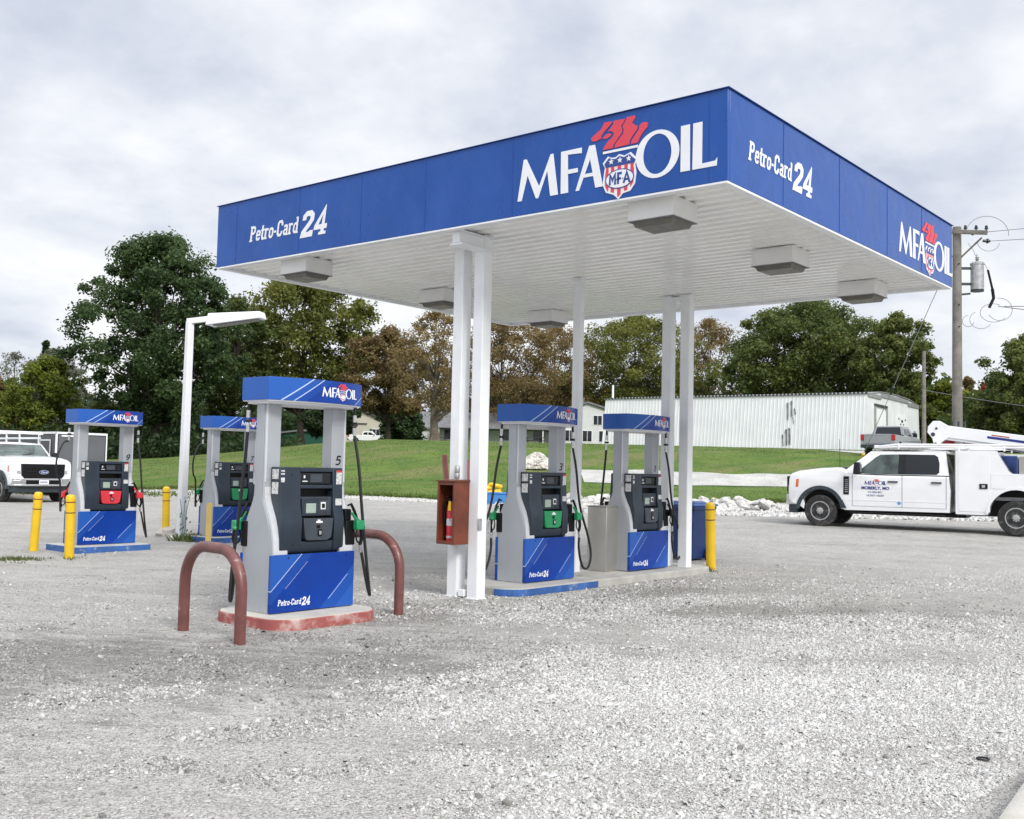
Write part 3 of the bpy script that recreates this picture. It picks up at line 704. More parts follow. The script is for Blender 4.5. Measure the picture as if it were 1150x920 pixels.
boll_px(37.5, 618, 43.5, 552.5, 0.02, .072, 'leftmost yellow bollard, leaning to the right')
boll_px(77.5, 627, 79.5, 555.5, 0.0, .075, 'yellow bollard standing upright in front of the leftmost pump')
boll_px(186, 602, 187, 546.5, .05, .075, 'yellow bollard set in a lump of white concrete beside the lamp pole', True)
boll_px(798.5, 640, 797.5, 564, 0.0, .078, 'yellow bollard beside the blue wheeled bin at the end of the long island')
f = onz(233.5, 612, .05); d = (f-CAM).dot(FWD); tp = at(234, 565, d)
mb = MB(); w = .05; mb.prism([(-w, -.05), (w, -.05), (w, (tp-f).length-.02), (w*.6, (tp-f).length), (-w*.6, (tp-f).length), (-w, (tp-f).length-.02)], lambda a, b, t: (a, t, b), -.012, .012)
o = mb.build('marker_post', 'yellowpale', None, bevel=.004); o.location = f; o.rotation_euler = (0, 0, YAW-pi/2); tag(o, 'flat pale yellow marker post in front of the pump numbered 7', 'marker post')

b0 = onz(203, 604, .06); dl = (b0-CAM).dot(FWD); tp = at(213.5, 361, dl)
lamp = thing('lamp_pole', 'tall white lamp pole with a single shoebox head behind the left pumps', 'lamp pole', b0)
mb = MB(); T = tp-b0
def sq(c, w): return [(c[0]+sx*w/2, c[1]+sy*w/2, c[2]) for sy in (-1, 1) for sx in (-1, 1)]
mb.hexa(sq((0, 0, -.1), .150)+sq(T, .125)); mb.build('pole', 'labelw', lamp, bevel=.012)
hd1 = (LAT*.97-DEP*.22).normalized()
mb = MB(); mb.bar(T-hd1*.06+Vector((0, 0, .0)), T+hd1*.46+Vector((0, 0, .05)), .07, .11); mb.build('arm', 'labelw', lamp, bevel=.006)
A = T+hd1*.44; sdv = hd1.cross(Vector((0, 0, 1))).normalized()
def hp(l, wd, z): return tuple(A+hd1*l+sdv*wd+Vector((0, 0, z+.06*l)))
mb = MB(); mb.hexa([hp(0, -.20, -.105), hp(0, .20, -.105), hp(1.16, -.16, -.035), hp(1.16, .16, -.035), hp(.04, -.17, .135), hp(.04, .17, .135), hp(1.13, -.12, .105), hp(1.13, .12, .105)])
hs = mb.build('lamp_head', 'labelw', lamp, bevel=.015)
mb = MB(); mb.hexa([hp(.15, -.14, -.118), hp(.15, .14, -.118), hp(1.08, -.12, -.055), hp(1.08, .12, -.055), hp(.15, -.14, -.09), hp(.15, .14, -.09), hp(1.08, -.12, -.03), hp(1.08, .12, -.03)]); mb.build('lens', 'lens', hs)
mb = MB(); mb.box(-.16, .16, -.16, .16, -.02, .02); mb.build('base_plate', 'labelw', lamp, bevel=.006)

# ------------------------------------------------------------------ extinguisher cabinet on the left post
ex = thing('extinguisher_box', 'red stained wooden box open at the side, fixed to the left pair of posts', 'cabinet', (9.345, 8.83, .66))
mb = MB(); xa, xb, ya, yb, za, zb = 0, .262, -.145, .145, 0, .76; t = .018
mb.box(xa, xb, ya, ya+t, za, zb); mb.box(xa, xb, yb-t, yb, za, zb); mb.box(xb-t, xb, ya+t+.001, yb-t-.001, za, zb)
mb.build('side_board', 'redwood', ex, bevel=.003)
mb = MB(); mb.box(xa+.002, xb-t-.002, ya+t+.001, yb-t-.001, za+.001, za+t)
mb.hexa([(xa-.02, ya-.012, zb+.001), (xb, ya-.012, zb+.001), (xa-.02, yb+.012, zb+.001), (xb, yb+.012, zb+.001), (xa-.02, ya-.012, zb+.02), (xb, ya-.012, zb+.03), (xa-.02, yb+.012, zb+.02), (xb, yb+.012, zb+.03)])
mb.build('top_board', 'redwood', ex, bevel=.003)
mb = MB(); mb.box(-.006, .012, -.143, -.115, .001, .758); mb.box(-.006, .012, .115, .143, .001, .758); mb.box(-.006, .012, -.1145, .1145, .001, .045); mb.box(-.006, .012, -.1145, .1145, .72, .758)
mb.build('face_frame', 'redwood', ex, bevel=.002)
mb = MB(); mb.lathe([(.012, 0), (.013, .01), (.001, .016)], (.14, -.02, .775), 'z', 10); mb.build('knob', 'galv', ex)
ext = thing('fire_extinguisher', 'red fire extinguisher with a yellow tag inside the wooden box', 'extinguisher', (9.455, 8.82, .685))
mb = MB(); mb.lathe([(.055, 0), (.068, .01), (.070, .03), (.070, .40), (.062, .45), (.035, .48), (.022, .485), (.022, .50)], n=24); mb.build('cylinder', 'red', ext)
for za, zb in ((.20, .285), (.05, .075)): mb = MB(); mb.lathe([(.0705, za), (.0715, za+.001), (.0715, zb), (.0705, zb+.001)], n=24); mb.build('paper_label', 'label', ext)
mb = MB(); mb.box(-.05, .03, -.012, .012, .50, .535); mb.box(-.10, .02, -.01, .01, .545, .56); mb.tube(hose_curve([(-.03, .0, .52), (-.06, .07, .50), (-.05, .095, .38), (-.03, .085, .2)], 14), .01, 7)
mb.build('valve', 'black', ext, bevel=.003)
mb = MB(); mb.prism([(-.026, -.09), (.026, -.08), (.016, .03), (-.016, .03)], lambda a, b, t: (-.078-t, a-.025, .47+b), 0, .003); mb.build('inspection_tag', 'yellow', ext)
# small glass / wire thermometer guard above the box
mb = MB(); mb.lathe([(.028, 0), (.034, .01), (.034, .06), (.028, .07), (.034, .08), (.034, .14), (.028, .15), (.02, .17)], (9.565, 8.86, 1.455), 'z', 14)
tag(mb.build('metal_canister', 'galv'), 'small ribbed grey metal canister on top of the wooden box by the post', 'canister')

# steel box between the pumps
p = onz(680, 642.5, .10); sb = thing('steel_cabinet', 'plain brushed steel cabinet standing between the two pumps under the canopy', 'steel cabinet', (p.x, p.y, .10))
mb = MB(); mb.box(0, .345, 0, .345, .0, .955); mb.build('body', 'steel', sb, bevel=.008)
mb = MB(); mb.box(-.006, .351, -.006, .351, .957, .972); mb.build('lid', 'steel', sb, bevel=.004)

# blue wheeled bin
bp = onz(779, 633, .0); 
bn = thing('wheeled_bin', 'blue plastic wheeled bin with a pale blue lid behind the right posts', 'waste bin', (bp.x+.30, bp.y+.30, 0), radians(-6))
mb = MB(); v = [(sx*a, sy*b, z) for z, a, b in ((.06, .245, .26), (1.0, .31, .36)) for sy in (-1, 1) for sx in (-1, 1)]
mb.hexa(v); bb = mb.build('bin_body', 'bin', bn, bevel=.03, seg=3)
mb = MB(); mb.box(-.335, .335, -.385, .385, .94, 1.0); mb.build('rim', 'bin', bn, bevel=.012)
mb = MB(); mb.box(-.33, -.26, -.33, .33, .74, .90); mb.hexa([(.315, -.3, .78), (.42, -.3, .86), (.315, .3, .78), (.42, .3, .86), (.315, -.3, .97), (.42, -.3, .985), (.315, .3, .97), (.42, .3, .985)]); mb.build('lift_bar', 'bin', bn, bevel=.01)
mb = MB(); mb.hexa([(-.35, -.40, 1.003), (.40, -.40, 1.003), (-.35, .40, 1.003), (.40, .40, 1.003), (-.33, -.37, 1.05), (.38, -.37, 1.045), (-.33, .37, 1.05), (.38, .37, 1.045)])
mb.hexa([(-.2, -.3, 1.05), (.2, -.3, 1.05), (-.2, .3, 1.05), (.2, .3, 1.05), (-.16, -.24, 1.085), (.16, -.24, 1.085), (-.16, .24, 1.085), (.16, .24, 1.085)]); mb.build('lid', 'binlid', bn, bevel=.015)
for sy in (-1, 1):
    mb = MB(); mb.lathe([(.10, -.03), (.125, -.025), (.125, .025), (.10, .03)], (.22, sy*.315, .125), 'y', 24); w = mb.build('wheel', 'tyre', bn)
    mb = MB(); mb.lathe([(.085, -.032), (.03, -.036), (.03, .036), (.085, .032)], (.22, sy*.315, .125), 'y', 20); mb.build('rim', 'cab2', w)

# ------------------------------------------------------------------ background yard clutter
def px_thing(name, label, cat, u, d, rz=0, dz=0, group=None):
    p = sd(u, d, dz); return thing(name, label, cat, p, rz, group)
q = px_thing('blue_crate', 'blue plastic crate on the grass behind the paired posts', 'crate', 565, 36, YAW)
mb = MB(); mb.box(-.3, .3, -.45, .45, 0, .07); mb.box(-.3, .3, -.45, -.42, .07, .36); mb.box(-.3, .3, .42, .45, .07, .36); mb.box(-.3, -.27, -.42, .42, .07, .36); mb.box(.27, .3, -.42, .42, .07, .36)
mb.build('crate_shell', mat('crate_blue', (.05, .22, .55), .5), q, bevel=.01)
mb = MB(); mb.box(-.33, .33, -.48, .48, .36, .40); mb.box(-.29, .29, -.44, .44, .401, .405); mb.build('rim', mat('crate_blue', (.05, .22, .55), .5), q)
q = px_thing('yellow_pipe_fittings', 'heap of bent yellow pipe fittings lying on boards behind the paired posts', 'pipe fittings', 557, 37.5, YAW)
for k, (y0, z0, ln, an) in enumerate(((.1, .45, .8, .3), (-.3, .38, .7, -.4), (.35, .62, .6, .1), (-.05, .75, .5, -.2), (-.55, .3, .5, .9))):
    mb = MB(); mb.tube(hose_curve([(0, y0-ln*.4, z0*.8+.2*sin(an)), (-.1, y0, z0*.8), (0, y0+ln*.4, z0*.8-.1*sin(an)), (.1, y0+ln*.4+.1, z0*.8-.22)], 12), .075, 10); mb.build('pipe_fitting', 'yellow', q)
mb = MB(); mb.box(-.5, .5, -1.0, .9, .0, .10); mb.box(-.4, -.3, -1.0, .9, .10, .24); mb.box(.3, .4, -1.0, .9, .10, .24); mb.build('timber', 'wood', q, bevel=.01)
# leaning red pipe and its upright partner behind the posts
a = at(499, 511, 21.5); b = sd(511, 21.5)
mb = MB(); mb.tube([b-Vector((0, 0, .1)), a], .055, 12); tag(mb.build('leaning_pipe', mat('faded_red_pipe', (.42, .15, .13), .6, var=.2), None), 'faded red pipe leaning to the left behind the wooden box', 'pipe post')
b = sd(526.5, 24); mb = MB(); mb.tube([b, b+Vector((0, 0, 1.55))], .05, 12); tag(mb.build('upright_pipe', mat('faded_red_pipe2', (.36, .12, .11), .6), None), 'upright faded red pipe showing between the left paired posts', 'pipe post')
# gravel mound
mound_mat = mat('mound_stone', (.60, .57, .52), .9, var=.2, vs=3, bs=1, bscale=4)
def mound(u, d, rx, ry, h, name, label, cat, seed):
    p = sd(u, d); mb = MB(); n = 26; m = 10; rr = random.Random(seed); vs = []; fs = []
    for i in range(m+1):
        f = i/m
        for k in range(n):
            a = 2*pi*k/n; z = h*max(0, (1-f**1.6))*(1+.12*rr.uniform(-1, 1)); q = (1+.10*sin(3*a+seed)+.07*rr.uniform(-1, 1))
            vs.append((rx*f*q*cos(a), ry*f*q*sin(a), z-.03))
    for i in range(m):
        for k in range(n): A_ = i*n+k; B_ = i*n+(k+1) % n; fs.append((A_, A_+n, B_+n, B_))
    mb.add(vs, fs); rr2 = random.Random(seed+1)
    for _ in range(700):
        f = sqrt(rr2.random()); a = rr2.random()*2*pi; mb.lump((rx*f*cos(a), ry*f*sin(a), h*(1-f**1.6)-.01), rr2.uniform(.02, .07), _, .8, 3)
    o = mb.build(name, mound_mat, None, ang=25); o.location = p; o.rotation_euler = (0, 0, YAW-pi/2); return tag(o, label, cat)
mound(604, 54, 1.05, 1.0, .82, 'gravel_mound', 'small pale gravel mound on the grass seen through the middle pump', 'gravel mound', 3)

# ------------------------------------------------------------------ white steel building
S0 = [(26.3, 78), (26.3-.828*22.4, 78+.562*22.4)]
def L2W(s, d): return LAT*s+DEP*d
c0 = L2W(*S0[0]); ux = (L2W(*S0[1])-c0).normalized(); uy = (L2W(26.3+9.5, 78+14)-c0).normalized(); BL_, BWd, BZ = 22.4, 17.0, 3.35
bld = thing('metal_building', 'long white ribbed metal building with leaning walls behind the service truck', 'building', (c0.x, c0.y, BZ))
bld.rotation_euler = (0, 0, math.atan2(ux.y, ux.x))   # local +x along the long wall (leftwards), local -y = away?
lyv = Vector((-ux.y, ux.x, 0)); sg = 1 if lyv.dot(uy) > 0 else -1
wmat = MT['housewhite']
def rib_mat():
    m, n, b = nt_new('ribbed_siding'); c = objco(n); sp = N(n, 'ShaderNodeSeparateXYZ'); n.links.new(c, sp.inputs[0])
    f = noise(n, c, .7, 5); mp = N(n, 'ShaderNodeMapping'); mp.inputs['Scale'].default_value = (3, 3, .25); n.links.new(c, mp.inputs[0])
    f2 = noise(n, mp.outputs[0], 1.5, 5, .7)
    col = mixc(n, ramp(n, f, [(.35, 0), (.7, 1)]), (.74, .755, .77), (.66, .68, .70)); col = mixc(n, ramp(n, f2, [(.5, 0), (.8, .28)]), col, (.40, .40, .39))
    n.links.new(col, b.inputs['Base Color']); b.inputs['Roughness'].default_value = .5
    return m
RM = rib_mat()
mb = MB(); nr = 74; H = 4.45; inset = .62
for k in range(nr):   # long wall ribs
    xa, xb = BL_*k/nr, BL_*(k+1)/nr; w = xb-xa
    for x0, x1, o0, o1 in ((xa, xa+w*.62, .018, .018), (xa+w*.62, xa+w*.72, .018, -.006), (xa+w*.72, xa+w*.9, -.006, -.006), (xa+w*.9, xb, -.006, .018)):
        mb.add([(x0, sg*o0, 0), (x1, sg*o1, 0), (x1-0*inset, sg*(o1+inset), H), (x0, sg*(o0+inset), H)], [(0, 1, 2, 3)])
mb.build('long_wall', RM, bld, smooth=False)
mb = MB()
prof = [(0, 0), (inset, H), (BWd*.25, H+.30), (BWd*.5, H+.38), (BWd*.75, H+.30), (BWd-inset, H), (BWd, 0)]
for x0, x1 in ((-.0, .06), (BL_-.06, BL_)):
    mb = MB(); mb.prism([(a*1., b) for a, b in prof], lambda a, b, t: (t, sg*(a+.045), b), x0, x1); mb.build('end_wall', RM, bld, smooth=False)
mb = MB()
for k in range(9): mb.prism([(.3+k*1.9, .1), (.36+k*1.9, .1), (.36+k*1.9, H), (.3+k*1.9, H)], lambda a, b, t: (t, sg*a, b), -.03, 0) if .6 < k else None
mb.build('end_rib', RM, bld)
mb = MB(); rp = [(inset-.08, H-.02), (BWd*.25, H+.34), (BWd*.5, H+.42), (BWd*.75, H+.34), (BWd-inset+.08, H-.02)]
for i in range(4): (a, b), (c, d_) = rp[i], rp[i+1]; mb.add([(-.1, sg*a, b), (BL_+.1, sg*a, b), (BL_+.1, sg*c, d_), (-.1, sg*c, d_), (-.1, sg*a, b+.05), (BL_+.1, sg*a, b+.05), (BL_+.1, sg*c, d_+.05), (-.1, sg*c, d_+.05)], [(0, 1, 2, 3), (4, 7, 6, 5), (0, 4, 5, 1), (0, 3, 7, 4), (3, 2, 6, 7), (1, 5, 6, 2)])
rf = mb.build('roof', 'galv', bld)
mb = MB(); [mb.box(k*.3, k*.3+.16, *sorted((sg*(inset-.14), sg*(inset-.02))), H-.02, H+.09) for k in range(75)]; mb.build('eave_closure', 'roofdk', rf)
mb = MB(); mb.cyl((BL_-.4, sg*1.2, H), (BL_-.4, sg*1.2, H+1.25), .09); mb.build('vent_pipe', 'column', rf)
mb = MB(); mb.box(-.02, BL_+.02, *sorted((sg*-.08, sg*.03)), -.4, .14); mb.build('plinth', 'roofdk', bld)
mb = MB()
for (x, z, h_, w) in ((6.02, 2.5, 1.35, .06), (5.72, 2.75, 1.25, .07), (5.45, 2.9, .5, .05), (6.28, .45, .9, .05), (6.02, .5, 1.25, .08), (5.78, .55, 1.3, .07), (5.55, 2.2, .5, .04)):
    rr = random.Random(int(x*100)); P_ = []
    for i in range(7): P_.append((x-w*(1+rr.uniform(-.3, .3))+.06*i*.3, z+h_*i/6))
    for i in range(6, -1, -1): P_.append((x+w*rr.uniform(.1, .9)+.06*i*.3, z+h_*i/6))
    mb.prism(P_, lambda a, b, t: (a, sg*(b/H*inset-t), b), .046, .058)
mb.build('bare_patch', mat('bare_metal', (.16, .16, .165), .7, var=.5, vs=8), bld, smooth=False)
# end wall: door, sign, pipe
def ew(y0, y1, z0, z1, a, b, name, m, par=bld, bev=0):
    mb = MB(); mb.box(-b, -a, *sorted((sg*y0, sg*y1)), z0, z1); return mb.build(name, m, par, bevel=bev)
dr = ew(2.6, 5.6, .1, 3.35, .0, .05, 'roller_door', 'labelw'); ew(2.3, 2.58, .1, 3.6, .0, .12, 'door_frame', 'galv', dr); ew(5.62, 5.9, .1, 3.6, .0, .12, 'door_frame', 'galv', dr); ew(2.3, 5.9, 3.62, 3.8, .0, .12, 'door_frame', 'roofdk', dr)
sgn = ew(9.1, 12.0, 1.55, 3.3, .0, .06, 'sign_panel', 'labelw')
mb = MB()
for (a, b, w, h_) in ((9.35, 3.05, .3, .12), (11.5, 3.05, .3, .12), (10.3, 2.95, .5, .22), (9.9, 2.62, .35, .1), (10.8, 2.62, .35, .1), (10.35, 2.3, .35, .14), (10.2, 2.05, .6, .16), (10.2, 1.85, .6, .12), (10.3, 1.68, .5, .08)):
    mb.box(-.075, -.062, *sorted((sg*a, sg*(a+w))), b-h_, b)
mb.build('sign_lettering', 'ink', sgn)
ew(13.9, 14.4, .1, 2.0, .0, .35, 'meter_box', 'roofdk'); ew(14.6, 15.2, .1, 2.2, .0, .06, 'side_door', 'galv')
mb = MB(); [mb.box(-.09, -.03, *sorted((sg*(inset+a), sg*(inset+b))), H-.35+z, H-.05+z) for a, b, z in ((0, 3.6, .12), (3.6, 8, .32), (8, 12, .32), (12, 15.7, .12))]; mb.build('end_flashing', 'galv', bld)

# ------------------------------------------------------------------ barn and houses far behind
def gable_house(name, label, cat, u, d, w, dp, h, rise, rz, wallm, roofm, windows=(), base=None, door=None, over=.4, dz=0, chim=False):
    t = px_thing(name, label, cat, u, d, rz, dz)
    mb = MB(); mb.prism([(-w/2, 0), (w/2, 0), (w/2, h), (0, h+rise), (-w/2, h)], lambda a, b, t_: (a, t_, b), 0, dp); mb.build('wall', wallm, t, smooth=False)
    k = rise/(w/2); mb = MB()
    for s in (-1, 1):
        a0 = (s*(w/2+over), h-k*over); a1 = (0, h+rise); mb.hexa([(a0[0], -over, a0[1]+.05), (a1[0], -over, a1[1]+.05), (a0[0], dp+over, a0[1]+.05), (a1[0], dp+over, a1[1]+.05), (a0[0], -over, a0[1]+.3), (a1[0], -over, a1[1]+.3), (a0[0], dp+over, a0[1]+.3), (a1[0], dp+over, a1[1]+.3)])
    rf = mb.build('roof', roofm, t)
    if chim: mb = MB(); mb.box(-.4, .4, dp*.5, dp*.5+.8, h+rise-.3, h+rise+1.0); mb.build('chimney', 'roofgrey', rf)
    for (x, z, ww, hh) in windows:
        mb = MB(); mb.box(x-ww/2-.09, x+ww/2+.09, -.05, -.001, z-.09, z+hh+.09); f = mb.build('window', 'labelw', t)
        mb = MB(); mb.box(x-ww/2, x+ww/2, -.07, -.051, z, z+hh); mb.build('pane', 'win', f)
        mb = MB(); mb.box(x-.03, x+.03, -.085, -.071, z, z+hh); mb.build('mullion', 'labelw', f)
    if base: mb = MB(); mb.box(-w/2-.03, w/2+.03, -.06, dp+.03, 0, base[0]); mb.build('lower_band', base[1], t)
    if door:
        for i, (x0, x1, z1) in enumerate(door[0]): mb = MB(); mb.box(x0, x1, -.12, -.061, .05, z1); mb.build('sliding_door', door[1], t)
    return t
barn = gable_house('barn', 'cream barn with a dark roof and green lower band beyond the lawn', 'barn', 404, 163, 9.2, 12, 3.35, 1.9, YAW-pi/2, 'barncream', 'roofdk', [(2.6, 1.35, 1.1, 1.1)], (1.05, 'barngreen'), [[(-3.6, -.9, 3.2)], 'barncream'])
mb = MB(); mb.box(1.65, 2.0, -.09, -.002, 1.3, 2.5); mb.box(3.2, 3.55, -.09, -.002, 1.3, 2.5); mb.build('shutter', 'barngreen', barn)
mb = MB(); mb.box(-4.4, 1.2, -.2, -.121, 3.2, 3.36); mb.build('door_track', 'roofdk', barn)
gable_house('shed', 'low dark green shed far behind, seen through the nearest pump', 'shed', 340, 158, 10, 6, 1.7, .7, YAW-pi/2, 'barngreen', 'roofgrey')
hs_ = gable_house('farmhouse', 'white two storey house with grey roof behind the canopy posts', 'house', 660, 150, 9.0, 8, 5.0, 1.3, YAW-pi/2+.15, 'housewhite', 'roofgrey', [(-2.6, .9, 1.3, 1.5), (0, .9, 1.3, 1.5), (2.4, .9, 1.3, 1.5), (-2.6, 3.3, 1.2, 1.3), (1.5, 3.3, 1.2, 1.3)], chim=True)
h2 = gable_house('low_house', 'low white house wing with a grey roof and porch behind the paired posts', 'house', 560, 152, 6, 22, 2.4, 2.2, YAW, 'housewhite', 'roofgrey')
h2.location = sd(640, 156); h2.rotation_euler = (0, 0, YAW)
mb = MB(); [mb.box(-5.2, -5.05, 1+i*3, 1.15+i*3, 0, 2.3) for i in range(7)]; mb.build('porch_post', 'column', h2)
mb = MB(); mb.hexa([(-5.4, .3, 2.3), (-3, .3, 2.9), (-5.4, 20, 2.3), (-3, 20, 2.9), (-5.4, .3, 2.45), (-3, .3, 3.05), (-5.4, 20, 2.45), (-3, 20, 3.05)]); mb.build('porch_roof', 'roofgrey', h2)
for (y, z, w, h_) in ((4, .8, 1.4, 1.3), (8.5, .8, 1.4, 1.3), (13, .1, 1.0, 2.1), (17, .8, 1.4, 1.3)):
    mb = MB(); mb.box(-3.06, -3.001, y, y+w, z, z+h_); f = mb.build('window', 'win', h2)
def picnic(u, d, label, rz=0):
    t = px_thing('picnic_table', label, 'picnic table', u, d, YAW+rz, 0, 'picnic tables by the far house')
    mb = MB(); mb.box(-.4, .4, -1.1, 1.1, .72, .77); mb.build('table_top', 'roofdk', t)
    for s in (-1, 1): mb = MB(); mb.box(*sorted((s*.62, s*.9)), -1.1, 1.1, .42, .46); mb.build('bench', 'roofdk', t)
    for y in (-.8, .8):
        mb = MB(); mb.bar((-.7, y, 0), (.25, y, .72), .08, .08); mb.bar((.7, y, 0), (-.25, y, .72), .08, .08); mb.bar((-.85, y, .38), (.85, y, .38), .06, .06, (0, 1, 0)); mb.build('leg', 'roofdk', t)
picnic(493, 128, 'dark picnic table under the bare tree left of the paired posts')
picnic(600, 110, 'dark picnic table seen between the uprights of the middle pump', .3)
# ------------------------------------------------------------------ trucks
def lerp(a, b, t): return a+(b-a)*t
def wheel(parent, x, y, r, dual=False, rimm='galv', w=.24):
    s = 1 if y > 0 else -1
    o = thing('wheel', None, None); o.parent = parent; o.location = (x, y, r)
    mb = MB(); rr = r*.60
    mb.lathe([(rr, -w/2), (r*.93, -w/2), (r*.985, -w*.42), (r, -w*.3), (r, w*.3), (r*.985, w*.42), (r*.93, w/2), (rr, w/2)], axis='y', n=40)
    mb.lathe([(r*.80, w/2+.001), (r*.86, w/2+.008), (r*.90, w/2+.001)], axis='y', n=40) if 0 else None
    mb.build('tyre', 'tyre', o)
    e = s*(w/2)
    mb = MB(); mb.lathe([(rr*1.02, e*.96), (rr*.99, e*1.06), (rr*.90, e*1.04), (rr*.84, e*.55), (rr*.62, e*.42), (rr*.42, e*.62), (rr*.40, e*.95), (rr*.24, e*1.05), (rr*.22, e*1.35), (.001, e*1.4)], axis='y', n=36)
    mb.mi = 1
    for k in range(8):
        a = 2*pi*k/8+.2; c = (rr*.73*cos(a), e*.50, rr*.73*sin(a)); mb.cyl((c[0], e*.44, c[2]), (c[0], e*.56, c[2]), rr*.10, n=10)
    mb.mi = 2
    for k in range(8):
        a = 2*pi*k/8; mb.cyl((rr*.33*cos(a), e*.9, rr*.33*sin(a)), (rr*.33*cos(a), e*1.08, rr*.33*sin(a)), .014, n=6)
    mb.build('rim', [rimm, 'black', 'chrome'], o)
    return o
def archpts(cx, r, zc, a0=0, a1=180, n=12, f=1.04): return [(cx+r*cos(radians(a0+(a1-a0)*i/n)), zc+r*f*sin(radians(a0+(a1-a0)*i/n))) for i in range(n+1)]
def body_shell(name, poly, hw, paint, parent, crown=.05, nose=.14, ns=9, rnd=.035):
    """side outline swept over the width, with a crowned bonnet and a curved nose"""
    mb = MB(); st = []
    for i in range(ns): st.append(-1+2*i/(ns-1))
    ys = [-1.0, -.975]+[lerp(-.9, .9, i/(ns-1)) for i in range(ns)]+[.975, 1.0]
    vs = []; n = len(poly)
    for j, t in enumerate(ys):
        edge = abs(t)
        for (x, z) in poly:
            zz = z-(crown*edge**4 if z > 1.15 else 0); xx = x-(nose*edge**3.2 if x > .45 else 0)
            if edge > .99:
                if z > 1.15: zz -= rnd
                if x > .6: xx -= rnd
            vs.append((xx, t*hw*(1 if edge < .99 else 1), zz))
    fs = []
    for j in range(len(ys)-1):
        for i in range(n): k = (i+1) % n; fs.append((j*n+i, j*n+k, (j+1)*n+k, (j+1)*n+i))
    tr = geometry.tessellate_polygon([[Vector((x, z, 0)) for x, z in poly]])
    for t in tr: fs.append(t); fs.append(tuple(i+(len(ys)-1)*n for i in t))
    mb.add(vs, fs); return mb.build(name, paint, parent, ang=32)
def side_y(z, zb, zt, yb, yt): return lerp(yb, yt, (z-zb)/(zt+.055-zb))
def cabin(parent, xb0, xb1, xt0, xt1, zb, zt, yb, yt, paint, winm, wsm, wins, name='cabin'):
    """tapering glasshouse: xb0/xt0 front bottom/top, xb1/xt1 rear"""
    mb = MB(); cols = 7; vs = []
    def pt(f, g, z):   # f 0..1 front-rear, g -1..1 side
        k = (z-zb)/(zt-zb); x = lerp(lerp(xb0, xt0, k), lerp(xb1, xt1, k), f); y = g*lerp(yb, yt, k); bow = .10*(1-g*g)*(1-f)*(1 if f < .5 else 0)
        return (x+bow*(1 if f < .01 else 0), y, z)
    gs = [-1, -.8, -.4, 0, .4, .8, 1]; zt2 = zt-.055
    front = [[pt(0, g, z) for g in gs] for z in (zb, zt2)]; rear = [[pt(1, g, z) for g in gs] for z in (zb, zt2)]
    L = front[0]+front[1]+rear[0]+rear[1]; n = 7; fs = []
    for i in range(6): fs += [(i, i+1, i+8, i+7), (14+i, 21+i, 22+i, 15+i), ]
    fs += [(0, 7, 21, 14), (6, 20, 27, 13)]
    # roof grid
    rows = 5; base = len(L)
    for r in range(rows):
        f = r/(rows-1)
        for g in gs:
            x, y, z = pt(0, g, zt2); xr = pt(1, g, zt2)[0]; inn = .07 if r in (0, rows-1) else 0
            xx = lerp(x, xr, .05+.9*f); zz = zt2+.055*(1-abs(g)**4)*(1 if 0 < r < rows-1 else .75)+.0
            L.append((xx, y*.965, zz))
    for r in range(rows-1):
        for i in range(6): a = base+r*7+i; fs.append((a, a+1, a+8, a+7))
    for i in range(6): fs += [(7+i, 8+i, base+i+1, base+i), (21+i, 22+i, base+28+i+1, base+28+i)]
    seqL = [7]+[base+r*7 for r in range(rows)]+[21]; seqR = [13]+[base+r*7+6 for r in range(rows)]+[27]
    fs += [tuple(seqL), tuple(seqR)]
    mb.add(L, fs); cb = mb.build(name, paint, parent, ang=40)
    for s in (-1, 1):
        for poly in wins:
            mb = MB(); mb.prism(poly, lambda a, b, t, s=s: (a, s*(side_y(b, zb, zt2, yb, yt)+t), b), -.012, .006)
            mb.build('side_window', wsm if (poly is wins[0] and wsm != 'win') else winm, cb, bevel=.003)
    def wq(f, zlo, zhi, m_, nm, gm=.90):
        mb = MB(); zt2 = zt; G = [-gm, -.6*gm, 0, .6*gm, gm]; vs = []
        for z in (zlo, zhi):
            for g in G:
                k = 0; x = lerp(lerp(xb0, xt0, (z-zb)/(zt-zb)), lerp(xb1, xt1, (z-zb)/(zt-zb)), f); y = g*lerp(yb, yt, (z-zb)/(zt-zb)); bow = .10*(1-g*g) if f == 0 else 0
                vs.append((x+bow+(.010 if f == 0 else -.008), y, z+(.006 if f == 0 else 0)))
        mb.add(vs, [(i, i+1, i+6, i+5) for i in range(4)]); return mb.build(nm, m_, cb)
    wq(0, zb+.02, zt-.085, wsm, 'windscreen', .93); wq(1, zb+.05, zt-.10, winm, 'rear_window', .85)
    return cb
